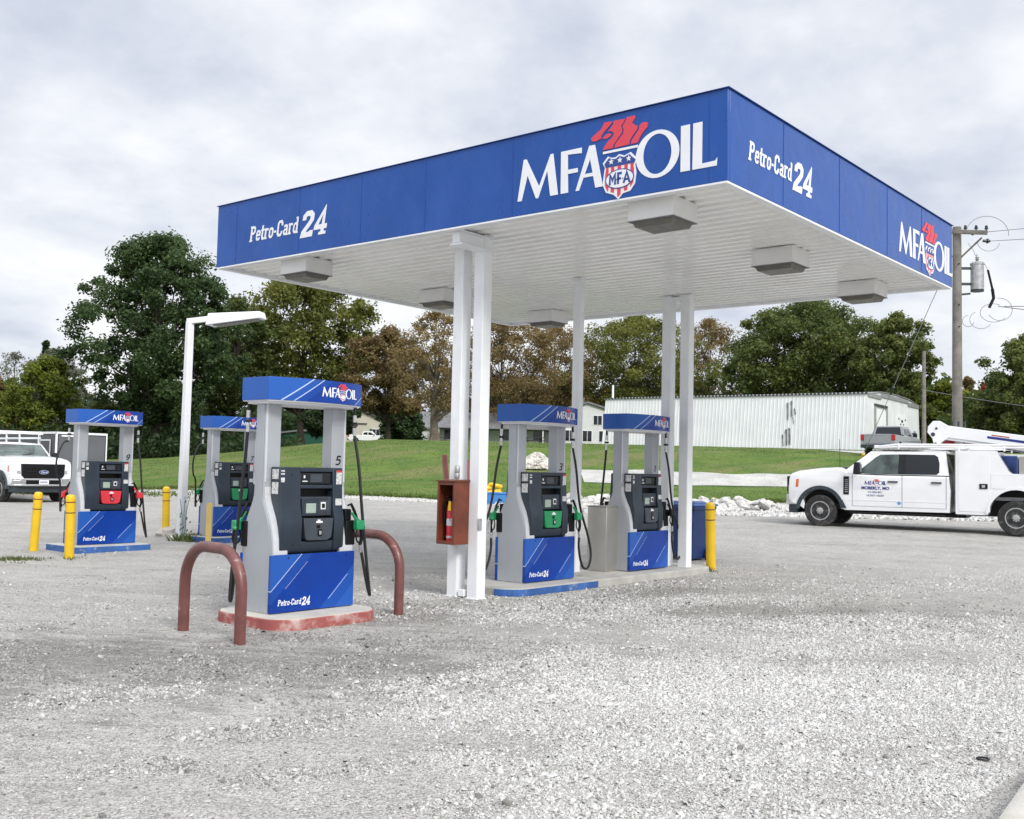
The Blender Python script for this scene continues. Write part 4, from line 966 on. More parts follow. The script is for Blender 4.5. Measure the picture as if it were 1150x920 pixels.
def heavy_cab(root, paint, winm, wsm):
    R_ = .405
    poly = [(.86, .60), (.92, .72), (.925, .95), (.905, 1.25), (.85, 1.36), (.64, 1.44), (.1, 1.51), (-.50, 1.545), (-.62, 1.50), (-.66, 1.40), (-1.4, 1.375), (-3.08, 1.375), (-3.12, 1.0), (-3.10, .47)]
    poly += [(-.62, .45)]+archpts(0, .53, R_, 172, 4)+[(.60, .50)]
    b = body_shell('body', poly, 1.0, paint, root, crown=.04, nose=.11)
    zb, zt = 1.365, 2.0
    w1 = [(-.86, 1.385), (-.98, 1.47), (-1.36, 1.80), (-1.46, 1.86), (-1.90, 1.875), (-1.90, 1.375), (-1.30, 1.37)]
    w2 = [(-2.08, 1.375), (-2.08, 1.875), (-2.74, 1.87), (-2.82, 1.82), (-2.86, 1.66), (-2.86, 1.44), (-2.80, 1.38)]
    cb = cabin(root, -.50, -3.08, -1.30, -2.98, zb, zt, .985, .84, paint, winm, wsm, [w1, w2])
    for s in (-1, 1):
        mb = MB(); f = lambda a, b_, t, s=s: (a, s*(side_y(b_, zb, zt-.055, .985, .84)+t), b_)
        mb.prism([(-1.901, 1.375), (-1.901, 1.875), (-2.079, 1.875), (-2.079, 1.375)], f, -.01, .0045); mb.build('pillar_cover', 'trim', cb)
        # wheel arch flare, ring between two radii
        mb = MB(); o = archpts(0, .62, R_, 168, 2, 14); i = archpts(0, .525, R_, 172, 4, 14)
        for k in range(14): mb.prism([o[k], o[k+1], i[k+1], i[k]], lambda a, b_, t, s=s: (a, s*t, b_), .985, 1.045)
        mb.build('wheel_arch_flare', 'flare', root, bevel=.012)
        mb = MB(); mb.prism([(-.66, .50), (-.52, .50), (-.50, .70), (-.56, .70)], lambda a, b_, t, s=s: (a, s*t, b_), .99, 1.04); mb.build('mud_guard', 'flare', root)
        # seams, handles, mirror, fender vent, step, headlamp
        mb = MB()
        for x in (-.80, -2.0, -3.02): mb.box(x-.005, x+.005, *sorted((s*.996, s*1.0025)), .56, 1.36)
        mb.box(-3.02, -.80, *sorted((s*.996, s*1.0025)), .555, .562)
        mb.build('door_gap', 'galv' if 0 else 'flare', b)
        mb = MB(); mb.box(-3.08, -.66, *sorted((s*1.0, s*1.006)), .70, .715); mb.build('body_crease', paint, b)
        for x in (-1.78, -2.80): mb = MB(); mb.box(x-.12, x+.12, *sorted((s*1.002, s*1.04)), 1.17, 1.205); mb.build('door_handle', 'trim', b, bevel=.008)
        mb = MB(); mb.box(-.72, -.58, *sorted((s*1.0, s*1.012)), .84, 1.30); v_ = mb.build('fender_vent', 'trim', root, bevel=.01)
        mb = MB(); [mb.box(-.70, -.62, *sorted((s*1.012, s*1.018)), .90+i*.05, .92+i*.05) for i in range(7)]; mb.build('vent_slat', 'galv', v_)
        mb = MB(); mb.bar((-.98, s*1.0, 1.43), (-.98, s*1.17, 1.46), .04, .05); mb.hexa([(-1.06, s*1.14, 1.36), (-.90, s*1.14, 1.36), (-1.06, s*1.34, 1.36), (-.88, s*1.34, 1.36), (-1.04, s*1.14, 1.66), (-.93, s*1.14, 1.66), (-1.04, s*1.34, 1.66), (-.91, s*1.34, 1.66)])
        mr = mb.build('mirror', 'trim', root, bevel=.02); mb = MB(); mb.box(-1.068, -1.055, *sorted((s*1.17, s*1.31)), 1.42, 1.62); mb.build('mirror_glass', 'lampg', mr)
        mb = MB(); mb.box(-3.0, -.75, *sorted((s*.92, s*1.06)), .36, .41); [mb.box(x, x+.05, *sorted((s*.7, s*.92)), .37, .46) for x in (-1.0, -1.9, -2.8)]; mb.build('step_board', 'black', root, bevel=.01)
        mb = MB(); mb.hexa([(.74, s*.64, .86), (.905, s*.64, .86), (.60, s*.985, .84), (.765, s*.955, .84), (.74, s*.64, 1.21), (.89, s*.64, 1.21), (.56, s*.985, 1.23), (.735, s*.955, 1.23)]); hl = mb.build('headlamp', 'lampg', root, bevel=.01)
        mb = MB(); mb.hexa([(.57, s*.99, 1.0), (.64, s*.985, 1.0), (.57, s*1.003, 1.0), (.64, s*1.003, 1.0), (.55, s*.99, 1.2), (.62, s*.985, 1.2), (.55, s*1.003, 1.2), (.62, s*1.003, 1.2)]); mb.build('side_marker', 'amber', hl)
        mb = MB(); mb.hexa([(.80, s*.68, .94), (.925, s*.66, .94), (.70, s*.86, .94), (.86, s*.84, .94), (.80, s*.68, 1.06), (.92, s*.66, 1.06), (.70, s*.86, 1.06), (.855, s*.84, 1.06)]); mb.build('lamp_unit', 'chrome', hl, bevel=.01)
        wheel(root, 0, s*.90, R_)
    # front: grille, bumper, valance, badge, plate
    mb = MB(); mb.prism([(-.72, 1.27), (.72, 1.27), (.70, .90), (.60, .785), (-.60, .785), (-.70, .90)], lambda a, b_, t: (t, a, b_), .82, .945); g = mb.build('grille', 'black', root, bevel=.015)
    mb = MB()
    for z, hh in ((1.13, .014), (1.0, .02), (.90, .014)):
        mb.hexa([(.94, -.62, z-hh), (.965, -.3, z-hh), (.93, -.62, z-hh), (.95, -.3, z-hh), (.94, -.62, z+hh), (.965, -.3, z+hh), (.93, -.62, z+hh), (.95, -.3, z+hh)]) if 0 else mb.box(.945, .962, -.60, .60, z-hh, z+hh)
    mb.build('grille_bar', 'black', g, bevel=.008)
    mb = MB(); el = arc(0, 1.0, .165, .07, 0, 360, 24)[:-1]; mb.prism(el, lambda a, b_, t: (t, a, b_), .962, .975); bd = mb.build('oval_badge', 'chrome', root)
    mb = MB(); mb.prism([(a*.90, 1+(b_-1)*.80) for a, b_ in el], lambda a, b_, t: (t, a, b_), .9745, .981); mb.build('badge_field', 'navy', bd)
    mb = MB(); font_mesh(mb, 'Ford', .11, lambda a, b_, t: (.983, a, .963+b_), 0, .35, 0); mb.build('badge_lettering', 'labelw', bd)
    mb = MB(); bp_ = [(-1.02, .0), (-.98, .14), (-.6, .17), (.6, .17), (.98, .14), (1.02, .0)]
    ring = [(-1.0, .62), (-.96, .88), (-.60, 1.0), (.60, 1.0), (.96, .88), (1.0, .62), (.94, .62), (.90, .80), (-.90, .80), (-.94, .62)]
    mb.prism(ring, lambda a, b_, t: (b_, a, t), .735, .79); mb.prism(ring, lambda a, b_, t: (b_, a, t), .545, .60)
    mb.prism([(-1.0, .62), (-.96, .88), (-.58, .995), (-.54, .9), (-.90, .80), (-.94, .62)], lambda a, b_, t: (b_, a, t), .6005, .7345); mb.prism([(1.0, .62), (.96, .88), (.58, .995), (.54, .9), (.90, .80), (.94, .62)], lambda a, b_, t: (b_, a, t), .6005, .7345)
    bm_ = mb.build('bumper', 'chrome' if paint != 'x' else 'white', root, bevel=.012)
    mb = MB(); mb.box(.86, .955, -.57, .57, .605, .73); mb.build('bumper_opening', 'black', bm_)
    mb = MB(); mb.box(1.002, 1.008, -.16, .16, .60, .74); pl = mb.build('number_plate', 'labelw', root); mb = MB(); [mb.box(1.0085, 1.0095, -.12+i*.05, -.09+i*.05, .645, .70) for i in range(5)]; mb.build('plate_digits', 'navy', pl)
    mb = MB(); mb.prism([(-.98, .60), (-.9, .84), (.9, .84), (.98, .60)], lambda a, b_, t: (b_, a, t), .33, .54); mb.build('air_dam', 'flare', root, bevel=.02)
    mb = MB(); mb.box(-3.4, .7, -.45, .45, .34, .46); mb.box(-.62, .62, -.74, .74, .45, 1.05); mb.cyl((0, -.85, R_), (0, .85, R_), .05); mb.box(-3.0, .5, -.9, .9, .47, .6); mb.build('underframe', 'black', root)
    mb = MB(); mb.box(-.62, -.42, -.80, .80, 1.50, 1.535); mb.bar((-.55, -.1, 1.56), (-.80, .60, 1.62), .015, .02); mb.build('wiper_cowl', 'trim', root, bevel=.008)
    return b

# service truck on the right (heading world +y)
tr_f = sdp(7.97, 27.05); heading = math.atan2(4.47, -.736)
svc = thing('service_truck', 'white crew cab service truck with a crane boom and tool bodies at the right edge', 'truck', (tr_f.x, tr_f.y, .30), heading)
# put the visible (left) side on the measured line
off = Vector((cos(heading), sin(heading), 0)); lft = Vector((-off.y, off.x, 0)); svc.location = Vector((tr_f.x, tr_f.y, .0))-lft*1.0; svc.location.z = .285
heavy_cab(svc, 'truckwhite', 'win', 'windsh')
mb = MB(); 
def dl_(a, b_, t): return (a, 1.0025+t, b_)
g = lambda x, z, t: (-1.07-x, 1.0025+t, 1.16+z)
mbx = svc
lf = lambda x, z, t: (-1.10-x, 1.003+t, z)
dec = thing('door_decal', None, None); dec.parent = svc
logo(dec, lf, 0, 1.10, .098, .0010, False, 'navy')
mb = MB(); font_mesh(mb, 'MOBERLY, MO', .105, lambda x, z, t: (-1.36-x, 1.0045, .985+z), 0, 0, .004)
font_mesh(mb, 'CC-4502 M.C.', .06, lambda x, z, t: (-1.36-x, 1.0045, .90+z), 0, 0, .001); font_mesh(mb, 'US DOT 102304', .06, lambda x, z, t: (-1.36-x, 1.0045, .815+z), 0, 0, .001)
mb.build('door_lettering', 'navy', dec)
MT['sticker_blue'] = mat('sticker_blue', (.12, .28, .62), .5)
mb = MB(); mb.prism(arc(-1.93, .66, .045, .04, 0, 360, 12)[:-1], dl_, 0, .002); mb.build('round_sticker', 'sticker_blue', dec)
# tool body
WB = -4.56
pol = [(-3.24, .45), (-3.24, 1.98), (-4.12, 1.98), (-4.40, 1.50), (-4.48, 1.44), (-5.55, 1.44), (-5.55, 1.98), (-6.45, 1.98), (-6.45, .50), (WB-.60, .50)]+archpts(WB, .60, .44, 176, 4, 14)+[(WB+.62, .45)]
for s in (1, -1):
    mb = MB(); mb.prism(pol, lambda a, b_, t, s=s: (a, s*t, b_), .62, 1.06); tb = mb.build('tool_body', 'truckwhite', svc, bevel=.012)
    mb = MB()
    for (x0, x1, z0, z1) in ((-3.30, -4.0, .52, 1.90), (-4.02, -5.5, 1.08, 1.40), (-5.6, -6.4, .56, 1.90), (-4.02, -5.5, 1.40, 1.44)):
        mb.box(min(x0, x1), max(x0, x1), *sorted((s*1.061, s*1.068)), z0, z1)
    dr = mb.build('tool_door', 'truckwhite', svc, bevel=.008)
    for x, z in ((-3.86, 1.13), (-5.0, 1.25), (-6.2, 1.13)):
        mb = MB(); mb.box(x-.09, x+.09, *sorted((s*1.068, s*1.085)), z-.06, z+.06); mb.mi = 1
        mb.box(x-.035, x+.04, *sorted((s*1.0855, s*1.092)), z-.03, z+.03); mb.build('latch', ['black', 'chrome'], dr, bevel=.006)
    mb = MB(); o = archpts(WB, .66, .44, 176, 4, 16); i = archpts(WB, .60, .44, 176, 4, 16)
    for k in range(16): mb.prism([o[k], o[k+1], i[k+1], i[k]], lambda a, b_, t, s=s: (a, s*t, b_), 1.0605, 1.085)
    mb.build('arch_lip', 'truckwhite', tb)
    wheel(svc, WB, s*.95, .405, rimm='galv'); wheel(svc, WB, s*.68, .405)
    for z in (2.06, 2.12): mb = MB(); mb.tube([(-1.35, s*.86, z-.02 if z < 2.1 else z-.06), (-1.9, s*.88, z), (-6.4, s*.9, z)], .025, 8); mb.build('rack_rail', 'truckwhite', svc)
mb = MB()
for x in (-1.9, -3.3, -4.3, -5.4, -6.3): mb.bar((x, -.9, 2.10), (x, .9, 2.10), .06, .05); [mb.bar((x, s*.88, 1.97 if x < -3 else 2.0), (x, s*.88, 2.10), .06, .04) for s in (-1, 1)]
mb.hexa([(-1.25, -.8, 2.03), (-2.4, -.8, 2.06), (-1.25, .8, 2.03), (-2.4, .8, 2.06), (-1.35, -.8, 2.05), (-2.4, -.8, 2.13), (-1.35, .8, 2.05), (-2.4, .8, 2.13)])
mb.build('rack_crossbar', 'truckwhite', svc, bevel=.005)
mb = MB(); mb.box(-6.45, -3.24, -.61, .61, .80, .88); mb.box(-6.5, -3.2, -.45, .45, .40, .60); mb.box(-3.235, -3.20, -.9, .9, .6, 1.95); mb.build('bed_floor', 'galv', svc); mb = MB(); mb.box(-5.3, -3.85, -.60, .60, .42, 1.2); mb.build('wheel_liner', 'black', svc)
mb = MB(); mb.box(-5.30, -4.62, .66, 1.0, 1.445, 1.86); mb.build('steel_toolbox', 'steel', svc, bevel=.01)
mb = MB(); mb.lathe([(.20, 0), (.22, .02), (.22, .55), (.19, .58)], (-4.32, .30, 1.30), 'z', 20); mb.box(-4.6, -4.1, -.3, .1, 1.0, 1.8); mb.build('blue_drum', 'bin', svc)
mb = MB(); mb.lathe([(.16, 0), (.17, .02), (.17, .22), (.12, .25)], (-2.9, -.2, 2.13), 'z', 14); mb.box(-3.9, -3.35, -.35, .1, 2.13, 2.32); mb.build('red_reel', 'reddark', svc, bevel=.01)
mb = MB(); mb.lathe([(.05, 0), (.06, .02), (.05, .07), (.02, .09)], (-1.28, .45, 2.02), 'z', 12); mb.build('roof_beacon', 'labelw', svc)
mb = MB(); mb.tube([(-.45, .8, 1.5), (-.43, .8, 2.25)], .006, 6); mb.build('aerial', 'black', svc)
# crane
def bx_(mb, p, q, w, h): mb.bar(p, q, w, h)
mb = MB(); bx_(mb, (-6.1, .05, 2.02), (-2.95, .05, 2.47), .26, .30); cr = mb.build('crane_boom', 'truckwhite', svc, bevel=.015)
mb = MB(); bx_(mb, (-5.2, .05, 2.01), (-2.80, .05, 2.36), .20, .16); mb.build('inner_boom', 'truckwhite', cr, bevel=.01)
mb = MB(); mb.prism([(-2.98, 2.60), (-2.75, 2.74), (-2.60, 2.74), (-2.48, 2.60), (-2.46, 2.46), (-2.58, 2.30), (-2.62, 2.14), (-2.50, 2.08), (-2.68, 2.06), (-2.80, 2.20), (-2.98, 2.34)], lambda a, b_, t: (a, t, b_), -.10, .20); kn = mb.build('boom_head', 'truckwhite', svc, bevel=.012)
mb = MB(); [mb.cyl((x, .20, z), (x, .215, z), r, n=12) for x, z, r in ((-2.68, 2.55, .03), (-2.6, 2.40, .05), (-2.66, 2.17, .03))]; [mb.box(x, x+.04, .0, .1, 2.6, 2.73) for x in (-3.06, -3.2, -3.34)]; mb.build('sheave', 'flare', kn)
dirb = (Vector((-2.95, 0, 2.47))-Vector((-6.1, 0, 2.02))).normalized()
def bt(x, z, t): # boom side text, reading rearwards
    o = Vector((-3.85, .18, 2.335)); a = o-dirb*x; return (a.x-(-dirb.z)*0, .182+t, a.z+z)
mb = MB(); font_mesh(mb, 'STELLAR', .15, lambda x, z, t: bt(x+.95, z-.03, .002), 0, .2, .008, 'LEFT'); mb.build('boom_lettering', 'navy', cr)
mb = MB(); mb.prism([(0, -.03), (.85, -.03), (.85, .03), (0, .03)], bt, .0, .003); mb.build('boom_stripe', 'navy', cr)
mb = MB(); mb.prism([(.1, .05), (.5, .05), (.5, .075), (.1, .075)], bt, .0, .003); mb.prism([(1.0, -.075), (1.7, -.075), (1.7, -.055), (1.0, -.055)], bt, .0, .003); mb.build('boom_stripe', 'tail', cr)
mb = MB(); mb.lathe([(.22, .0), (.22, .5), (.16, .55), (.16, .85)], (-6.0, 0, 1.2), 'z', 18); mb.box(-6.2, -5.85, -.2, .2, 1.9, 2.15); mb.build('crane_base', 'truckwhite', svc, bevel=.01)
mb = MB(); bx_(mb, (-3.7, .05, 2.16), (-3.35, .05, 2.26), .14, .05); mb.tube([(-5.9, .05, 1.75), (-4.2, .05, 2.1)], .05, 10); mb.build('lift_ram', 'chrome', cr)

# white truck on the left, facing the viewer to the right
lt = sd(52, 34.7); ldir = Vector((-.037, -.999, 0))
ltk = thing('ladder_rack_truck', 'white pickup truck with a ladder rack parked at the left edge, facing forward', 'truck', (lt.x, lt.y, 0), math.atan2(-.999, -.037))
ltk.location = Vector((lt.x, lt.y, gz(lt.x, lt.y)))-ldir*.95
heavy_cab(ltk, 'truckwhite', 'win', 'windsh')
mb = MB(); mb.prism([(-3.2, .50), (-3.2, 1.42), (-5.5, 1.42), (-5.5, .55), (-4.75, .55)]+archpts(-4.2, .52, .40, 176, 4, 12)[0:]+[(-3.6, .5)], lambda a, b_, t: (a, t, b_), -1.0, 1.0); mb.build('cargo_bed', 'truckwhite', ltk, bevel=.02)
for s in (-1, 1):
    wheel(ltk, -4.2, s*.92, .405)
    mb = MB(); mb.tube([(-.9, s*.72, 2.30), (-1.2, s*.78, 2.36), (-5.3, s*.78, 2.36)], .03, 8); mb.tube([(-1.25, s*.80, 2.16), (-5.3, s*.80, 2.16)], .035, 8)
    for x in (-1.3, -2.9, -4.0, -5.2): mb.bar((x, s*.80, 1.95 if x > -3.1 else 1.4), (x, s*.78, 2.36), .05, .05)
    mb.bar((-1.3, s*.80, 2.0), (-1.3, s*.80, 2.36), .05, .05)
    mb.build('ladder_rack', 'truckwhite', ltk)
mb = MB()
for x in (-1.3, -2.9, -4.0, -5.2): mb.bar((x, -.78, 2.36), (x, .78, 2.36), .05, .05)
mb.bar((-.9, -.72, 2.30), (-.9, .72, 2.30), .05, .05); mb.build('rack_crossbar', 'truckwhite', ltk)

# enclosed trailer behind it
c = sd(64, 39.5); trl = thing('enclosed_trailer', 'dark grey enclosed trailer with white edge trim behind the ladder rack truck', 'trailer', (c.x, c.y, gz(c.x, c.y)), 0)
TW, TL, TZ = 2.02, 5.2, .42; TH = 2.42
mb = MB(); mb.box(0, TW, 0, TL, TZ, TH); mb.build('trailer_shell', 'trailer', trl, bevel=.02)
mb = MB(); mb.box(.10, TW-.06, -.012, -.001, TZ+.08, TH-.10); mb.build('end_panel', 'trailer2', trl)
mb = MB(); mb.box(-.03, TW+.03, -.03, -.0125, TH-.06, TH+.02); mb.box(-.03, -.0005, -.03, TL, TH-.06, TH+.02); mb.box(-.03, .05, -.03, -.0125, .9, TH-.0605); mb.box(TW-.02, TW+.03, -.03, -.0125, .5, TH-.0605); mb.box(.2, .9, -.035, -.0125, TH-.16, TH-.10); mb.build('corner_trim', 'labelw', trl, bevel=.005)
mb = MB(); mb.box(-.03, -.001, .35, 1.35, .65, 2.15); sdw = mb.build('side_door', 'trailer', trl); mb = MB(); mb.box(-.04, -.0305, .35, .40, .65, 2.15); mb.box(-.04, -.0305, 1.30, 1.35, .65, 2.15); mb.box(-.04, -.0305, .4005, 1.2995, 2.10, 2.15); mb.box(-.06, -.0305, .45, .5, 1.3, 1.36); mb.build('door_frame', 'labelw', sdw)
for y in (2.6, 3.4): wheel(trl, .12, y, .34, w=.2); wheel(trl, TW-.12, y, .34, w=.2)
mb = MB(); mb.bar((TW/2, -1.2, .5), (TW/2, 0, .5), .1, .1); mb.bar((.3, -.01, .48), (TW/2, -1.1, .48), .08, .08); mb.bar((TW-.3, -.01, .48), (TW/2, -1.1, .48), .08, .08); mb.build('tow_bar', 'black', trl)

# silver pickup in front of the metal building, and a far white one
def pickup(name, label, loc, rz, paint, detail=True):
    r = thing(name, label, 'pickup', loc, rz); Rw = .39
    poly = [(.80, .45), (.92, .60), (.95, .95), (.88, 1.10), (.3, 1.20), (-.45, 1.26), (-.6, 1.20), (-2.75, 1.24), (-4.75, 1.28), (-4.80, .62), (-4.62, .50), (-4.15, .50)]+archpts(-3.68, .47, Rw, 4, 176)[0:]
    poly = [(.80, .45), (.92, .60), (.95, .95), (.88, 1.10), (.3, 1.20), (-.45, 1.26), (-.6, 1.20), (-2.75, 1.24), (-4.78, 1.28), (-4.82, .66), (-4.70, .50)]+archpts(-3.68, .47, Rw, 174, 6)+archpts(0, .47, Rw, 174, 6)
    body_shell('body', poly, .98, paint, r, crown=.03, nose=.10)
    w1 = [(-.95, 1.28), (-1.42, 1.66), (-1.82, 1.68), (-1.82, 1.26)]; w2 = [(-1.92, 1.26), (-1.92, 1.68), (-2.45, 1.66), (-2.62, 1.30)]
    cabin(r, -.55, -2.78, -1.25, -2.60, 1.19, 1.86, .94, .76, paint, 'win', 'win', [w1, w2])
    for s in (-1, 1):
        wheel(r, 0, s*.86, Rw); wheel(r, -3.68, s*.86, Rw)
        mb = MB(); mb.box(-4.835, -4.68, *sorted((s*.80, s*.99)), .90, 1.24); mb.build('tail_lamp', 'tail', r, bevel=.01)
        mb = MB(); mb.box(-1.0, -.86, *sorted((s*.98, s*1.20)), 1.22, 1.42); mb.build('mirror', 'trim', r, bevel=.02)
    mb = MB(); mb.box(-4.84, -4.81, -.78, .78, .72, 1.24); mb.box(-4.848, -4.841, -.78, .78, 1.17, 1.19); tg = mb.build('tailgate', paint, r, bevel=.006)
    mb = MB(); mb.box(-4.95, -4.78, -.95, .95, .46, .66); mb.build('rear_bumper', 'flare', r, bevel=.02)
    mb = MB(); mb.box(-4.955, -4.951, -.16, .16, .50, .62); mb.build('number_plate', 'labelw', r)
    mb = MB(); mb.box(-2.99, -2.80, -.93, .93, 1.24, 1.30); mb.build('tonneau_edge', 'black', r, bevel=.01); mb = MB(); mb.box(.9, .96, -.6, .6, .6, 1.0); mb.build('grille', 'black', r)
    return r
pk = sd(1000, 63); pz = 2.63
hdg = (DEP*.86+LAT*.62).normalized()
pick = pickup('silver_pickup', 'silver grey pickup parked in front of the white metal building, seen from behind', (pk.x, pk.y, gz(pk.x, pk.y)), math.atan2(hdg.y, hdg.x), 'pickup')
pick.location = Vector((pk.x, pk.y, gz(pk.x, pk.y)))+hdg*2.4
pk = sd(428, 160); hdg2 = (LAT*1.0+DEP*.1).normalized()
p2 = pickup('white_pickup', 'small white pickup far away beside the cream barn', (pk.x, pk.y, gz(pk.x, pk.y)), math.atan2(hdg2.y, hdg2.x), 'truckwhite')

# ------------------------------------------------------------------ utility poles and wires
up = sd(1076, 33); pole = thing('utility_pole', 'tall weathered wooden utility pole with a grey transformer at the right', 'utility pole', (up.x, up.y, up.z))
topz = at(1076, 252, 33).z-up.z
mb = MB(); mb.tube([(0, 0, -.2), (0, 0, topz*.5), (0, 0, topz)], [.165, .15, .13], 18); mb.build('shaft', 'wood', pole)
armd = (LAT*.78-DEP*.62).normalized(); asd = armd.cross(Vector((0, 0, 1)))
mb = MB(); mb.bar(armd*-.35+asd*.16+Vector((0, 0, topz-.12)), armd*.95+asd*.16+Vector((0, 0, topz-.32)), .10, .13); mb.bar(armd*.75+Vector((0, 0, topz-.42)), armd*.1+Vector((0, 0, topz-1.0)), .05, .05); mb.build('crossarm', 'wood', pole, bevel=.01)
ins = []
for k, a in enumerate((-.30, .30, .62, .92)):
    mb = MB(); c_ = armd*a+asd*.16+Vector((0, 0, topz-.16-.13*k/3)); mb.lathe([(.02, 0), (.02, .07), (.055, .08), (.055, .12), (.03, .13), (.05, .15), (.03, .20)], tuple(c_), 'z', 10); mb.build('insulator', 'flare', pole)
rt = LAT*1.0
def V(s, d, z): return LAT*s+DEP*d+Vector((0, 0, z))
for k, (s, z) in enumerate(((.58, topz-.17), (1.05, topz-.42))):
    mb = MB(); mb.tube([V(s-.22, 0, z), V(s, 0, z)], .045, 10); mb.tube([V(s-.1, 0, z), V(s-.06, 0, z)], .08, 10); mb.build('strain_insulator', 'flare', pole)
mb = MB(); tc = V(.62, -.05, topz-2.02)
mb.lathe([(.17, 0), (.20, .02), (.20, .80), (.215, .81), (.215, .86), (.17, .90)], tuple(tc), 'z', 24); tf = mb.build('transformer_tank', 'galv', pole)
mb = MB(); mb.lathe([(.03, 0), (.07, .03), (.03, .06), (.07, .09), (.03, .12), (.07, .15), (.03, .18), (.02, .26)], (tc.x, tc.y, tc.z+.90), 'z', 12); mb.build('bushing', 'galv', tf)
mb = MB(); mb.lathe([(.2, -.04), (.2, 0)], tuple(tc), 'z', 20); mb.build('tank_base', 'flare', tf)
mb = MB()
for z in (.2, .7): mb.bar((0, 0, tc.z+z), (tc.x, tc.y, tc.z+z), .05, .08)
mb.bar((0, 0, tc.z-.15), V(.42, 0, tc.z-.1), .04, .06); mb.build('mounting_bracket', 'flare', pole)
mb = MB(); mb.tube([V(.98, 0, topz-1.35), V(1.12, 0, topz-1.95)], .035, 8); mb.tube([V(1.12, 0, topz-1.95), V(1.16, 0, topz-2.25), V(1.02, 0, topz-2.55)], .05, 8); mb.build('fuse_cutout', 'black', pole)
mb = MB()
def loop(c, r, a0, a1, tr_=.008, sq_=1, n=16):
    mb = MB(); mb.tube([V(c[0]+r*cos(radians(a0+(a1-a0)*i/n)), 0, c[1]+sq_*r*sin(radians(a0+(a1-a0)*i/n))) for i in range(n+1)], tr_, 5); mb.build('jumper_wire', 'wire', pole)
loop((.97, topz-.2), .68, 178, -4, .009, .85); loop((1.0, topz-.42), .36, 190, 350, .008, .9)
loop((1.15, topz-2.72), .42, 60, 330, .009, .7); loop((1.35, topz-2.6), .40, 100, -150, .009, .9); loop((.75, topz-2.95), .35, 120, 330, .008, .8); loop((.35, topz-3.0), .18, 90, 350, .008)
mb = MB(); mb.tube([V(.62, 0, topz-.95), V(.5, 0, topz-.7), V(.35, 0, topz-.5)], .008, 5); mb.build('jumper_wire', 'wire', pole); mb = MB(); mb.tube([V(.85, 0, topz-1.1), V(1.0, 0, topz-1.4)], .008, 5)
mb.build('jumper_wire', 'wire', pole)
mb = MB()
for z in (2.4, topz-1.2, topz-2.5, topz-3.2): mb.cyl((0, 0, z), tuple(-DEP*.19+Vector((0, 0, z))), .02, n=8)
mb.build('bolt', 'black', pole)
def wire_between(a, b, sag, r, label, grp=None):
    a, b = Vector(a), Vector(b); mb = MB(); n = 18
    mb.tube([a.lerp(b, i/n)-Vector((0, 0, sag*4*(i/n)*(1-i/n))) for i in range(n+1)], r, 5)
    return tag(mb.build('power_line', 'wire'), label, 'wire', grp)
P0 = Vector(up); 
def far(u, v, d): return at(u, v, d)
wire_between(P0+V(.58, 0, topz-.17), far(1300, 241, 33), .02, .011, 'top power line running right from the pole crossarm')
wire_between(P0+V(1.05, 0, topz-.42), far(1300, 258, 33), .02, .011, 'second power line running right from the crossarm')
wire_between(P0+V(1.5, 0, topz-2.5), far(1300, 338, 33), .05, .014, 'upper of the two drop cables running right below the transformer')
wire_between(P0+V(1.3, 0, topz-2.5), far(1300, 362, 33), .05, .014, 'lower of the two drop cables running right below the transformer')
an = sd(950, 46); gt = P0+Vector((0, 0, topz-.6)); gd = (gt-an).normalized()
guy = thing('guy_wire', 'steel guy wire with a yellow sleeve running down from the utility pole to the grass', 'guy wire', an)
mb = MB(); mb.tube([Vector((0, 0, 0)), gt-an], .014, 6); mb.build('cable', 'galv', guy)
mb = MB(); mb.tube([gd*.3, gd*3.3], .055, 10); mb.build('guard_sleeve', 'yellow', guy)
mb = MB(); mb.tube([gd*7.5, gd*7.9], .05, 8); mb.build('strain_insulator', 'flare', guy)
u2 = sd(1038.5, 74); mb = MB(); h2_ = at(1038.5, 394, 74).z-u2.z; mb.tube([u2-Vector((0, 0, .2)), u2+Vector((0, 0, h2_))], [.16, .12], 14)
tag(mb.build('utility_pole', 'wood'), 'shorter plain utility pole beside the end of the white metal building', 'utility pole')
wire_between(u2+Vector((0, 0, h2_*.62)), at(1300, 470, 90), .3, .02, 'faint far wire running right from the shorter pole')
# ------------------------------------------------------------------ foliage
def leaf_mat(name, cols, trans=.42, rough=.55):
    cols = [tuple(min(.4, x*1.22) for x in c) for c in cols]
    m, n, b = nt_new(name); a = n.nodes.new('ShaderNodeAttribute'); a.attribute_name = 'tint'
    k = len(cols); c = ramp(n, a.outputs['Fac'], [(i/(k-1), cols[i]) for i in range(k)])
    n.links.new(c, b.inputs['Base Color']); b.inputs['Roughness'].default_value = rough; b.inputs['Specular IOR Level'].default_value = .3
    t = n.nodes.new('ShaderNodeBsdfTranslucent'); n.links.new(c, t.inputs['Color'])
    mx = n.nodes.new('ShaderNodeMixShader'); mx.inputs[0].default_value = trans
    n.links.new(b.outputs[0], mx.inputs[1]); n.links.new(t.outputs[0], mx.inputs[2]); n.links.new(mx.outputs[0], n.nodes['Material Output'].inputs['Surface'])
    return m
G_DARK = leaf_mat('leaf_dark', [(.020, .038, .015), (.040, .070, .026), (.066, .108, .038), (.110, .155, .052)])
G_MID = leaf_mat('leaf_mid', [(.036, .054, .016), (.072, .102, .028), (.13, .158, .042), (.20, .215, .062)]) if 1 else leaf_mat('x', [(0.025, 0.053, 0.016), (0.053, 0.096, 0.025), (0.096, 0.147, 0.034), (0.171, 0.217, 0.054)])
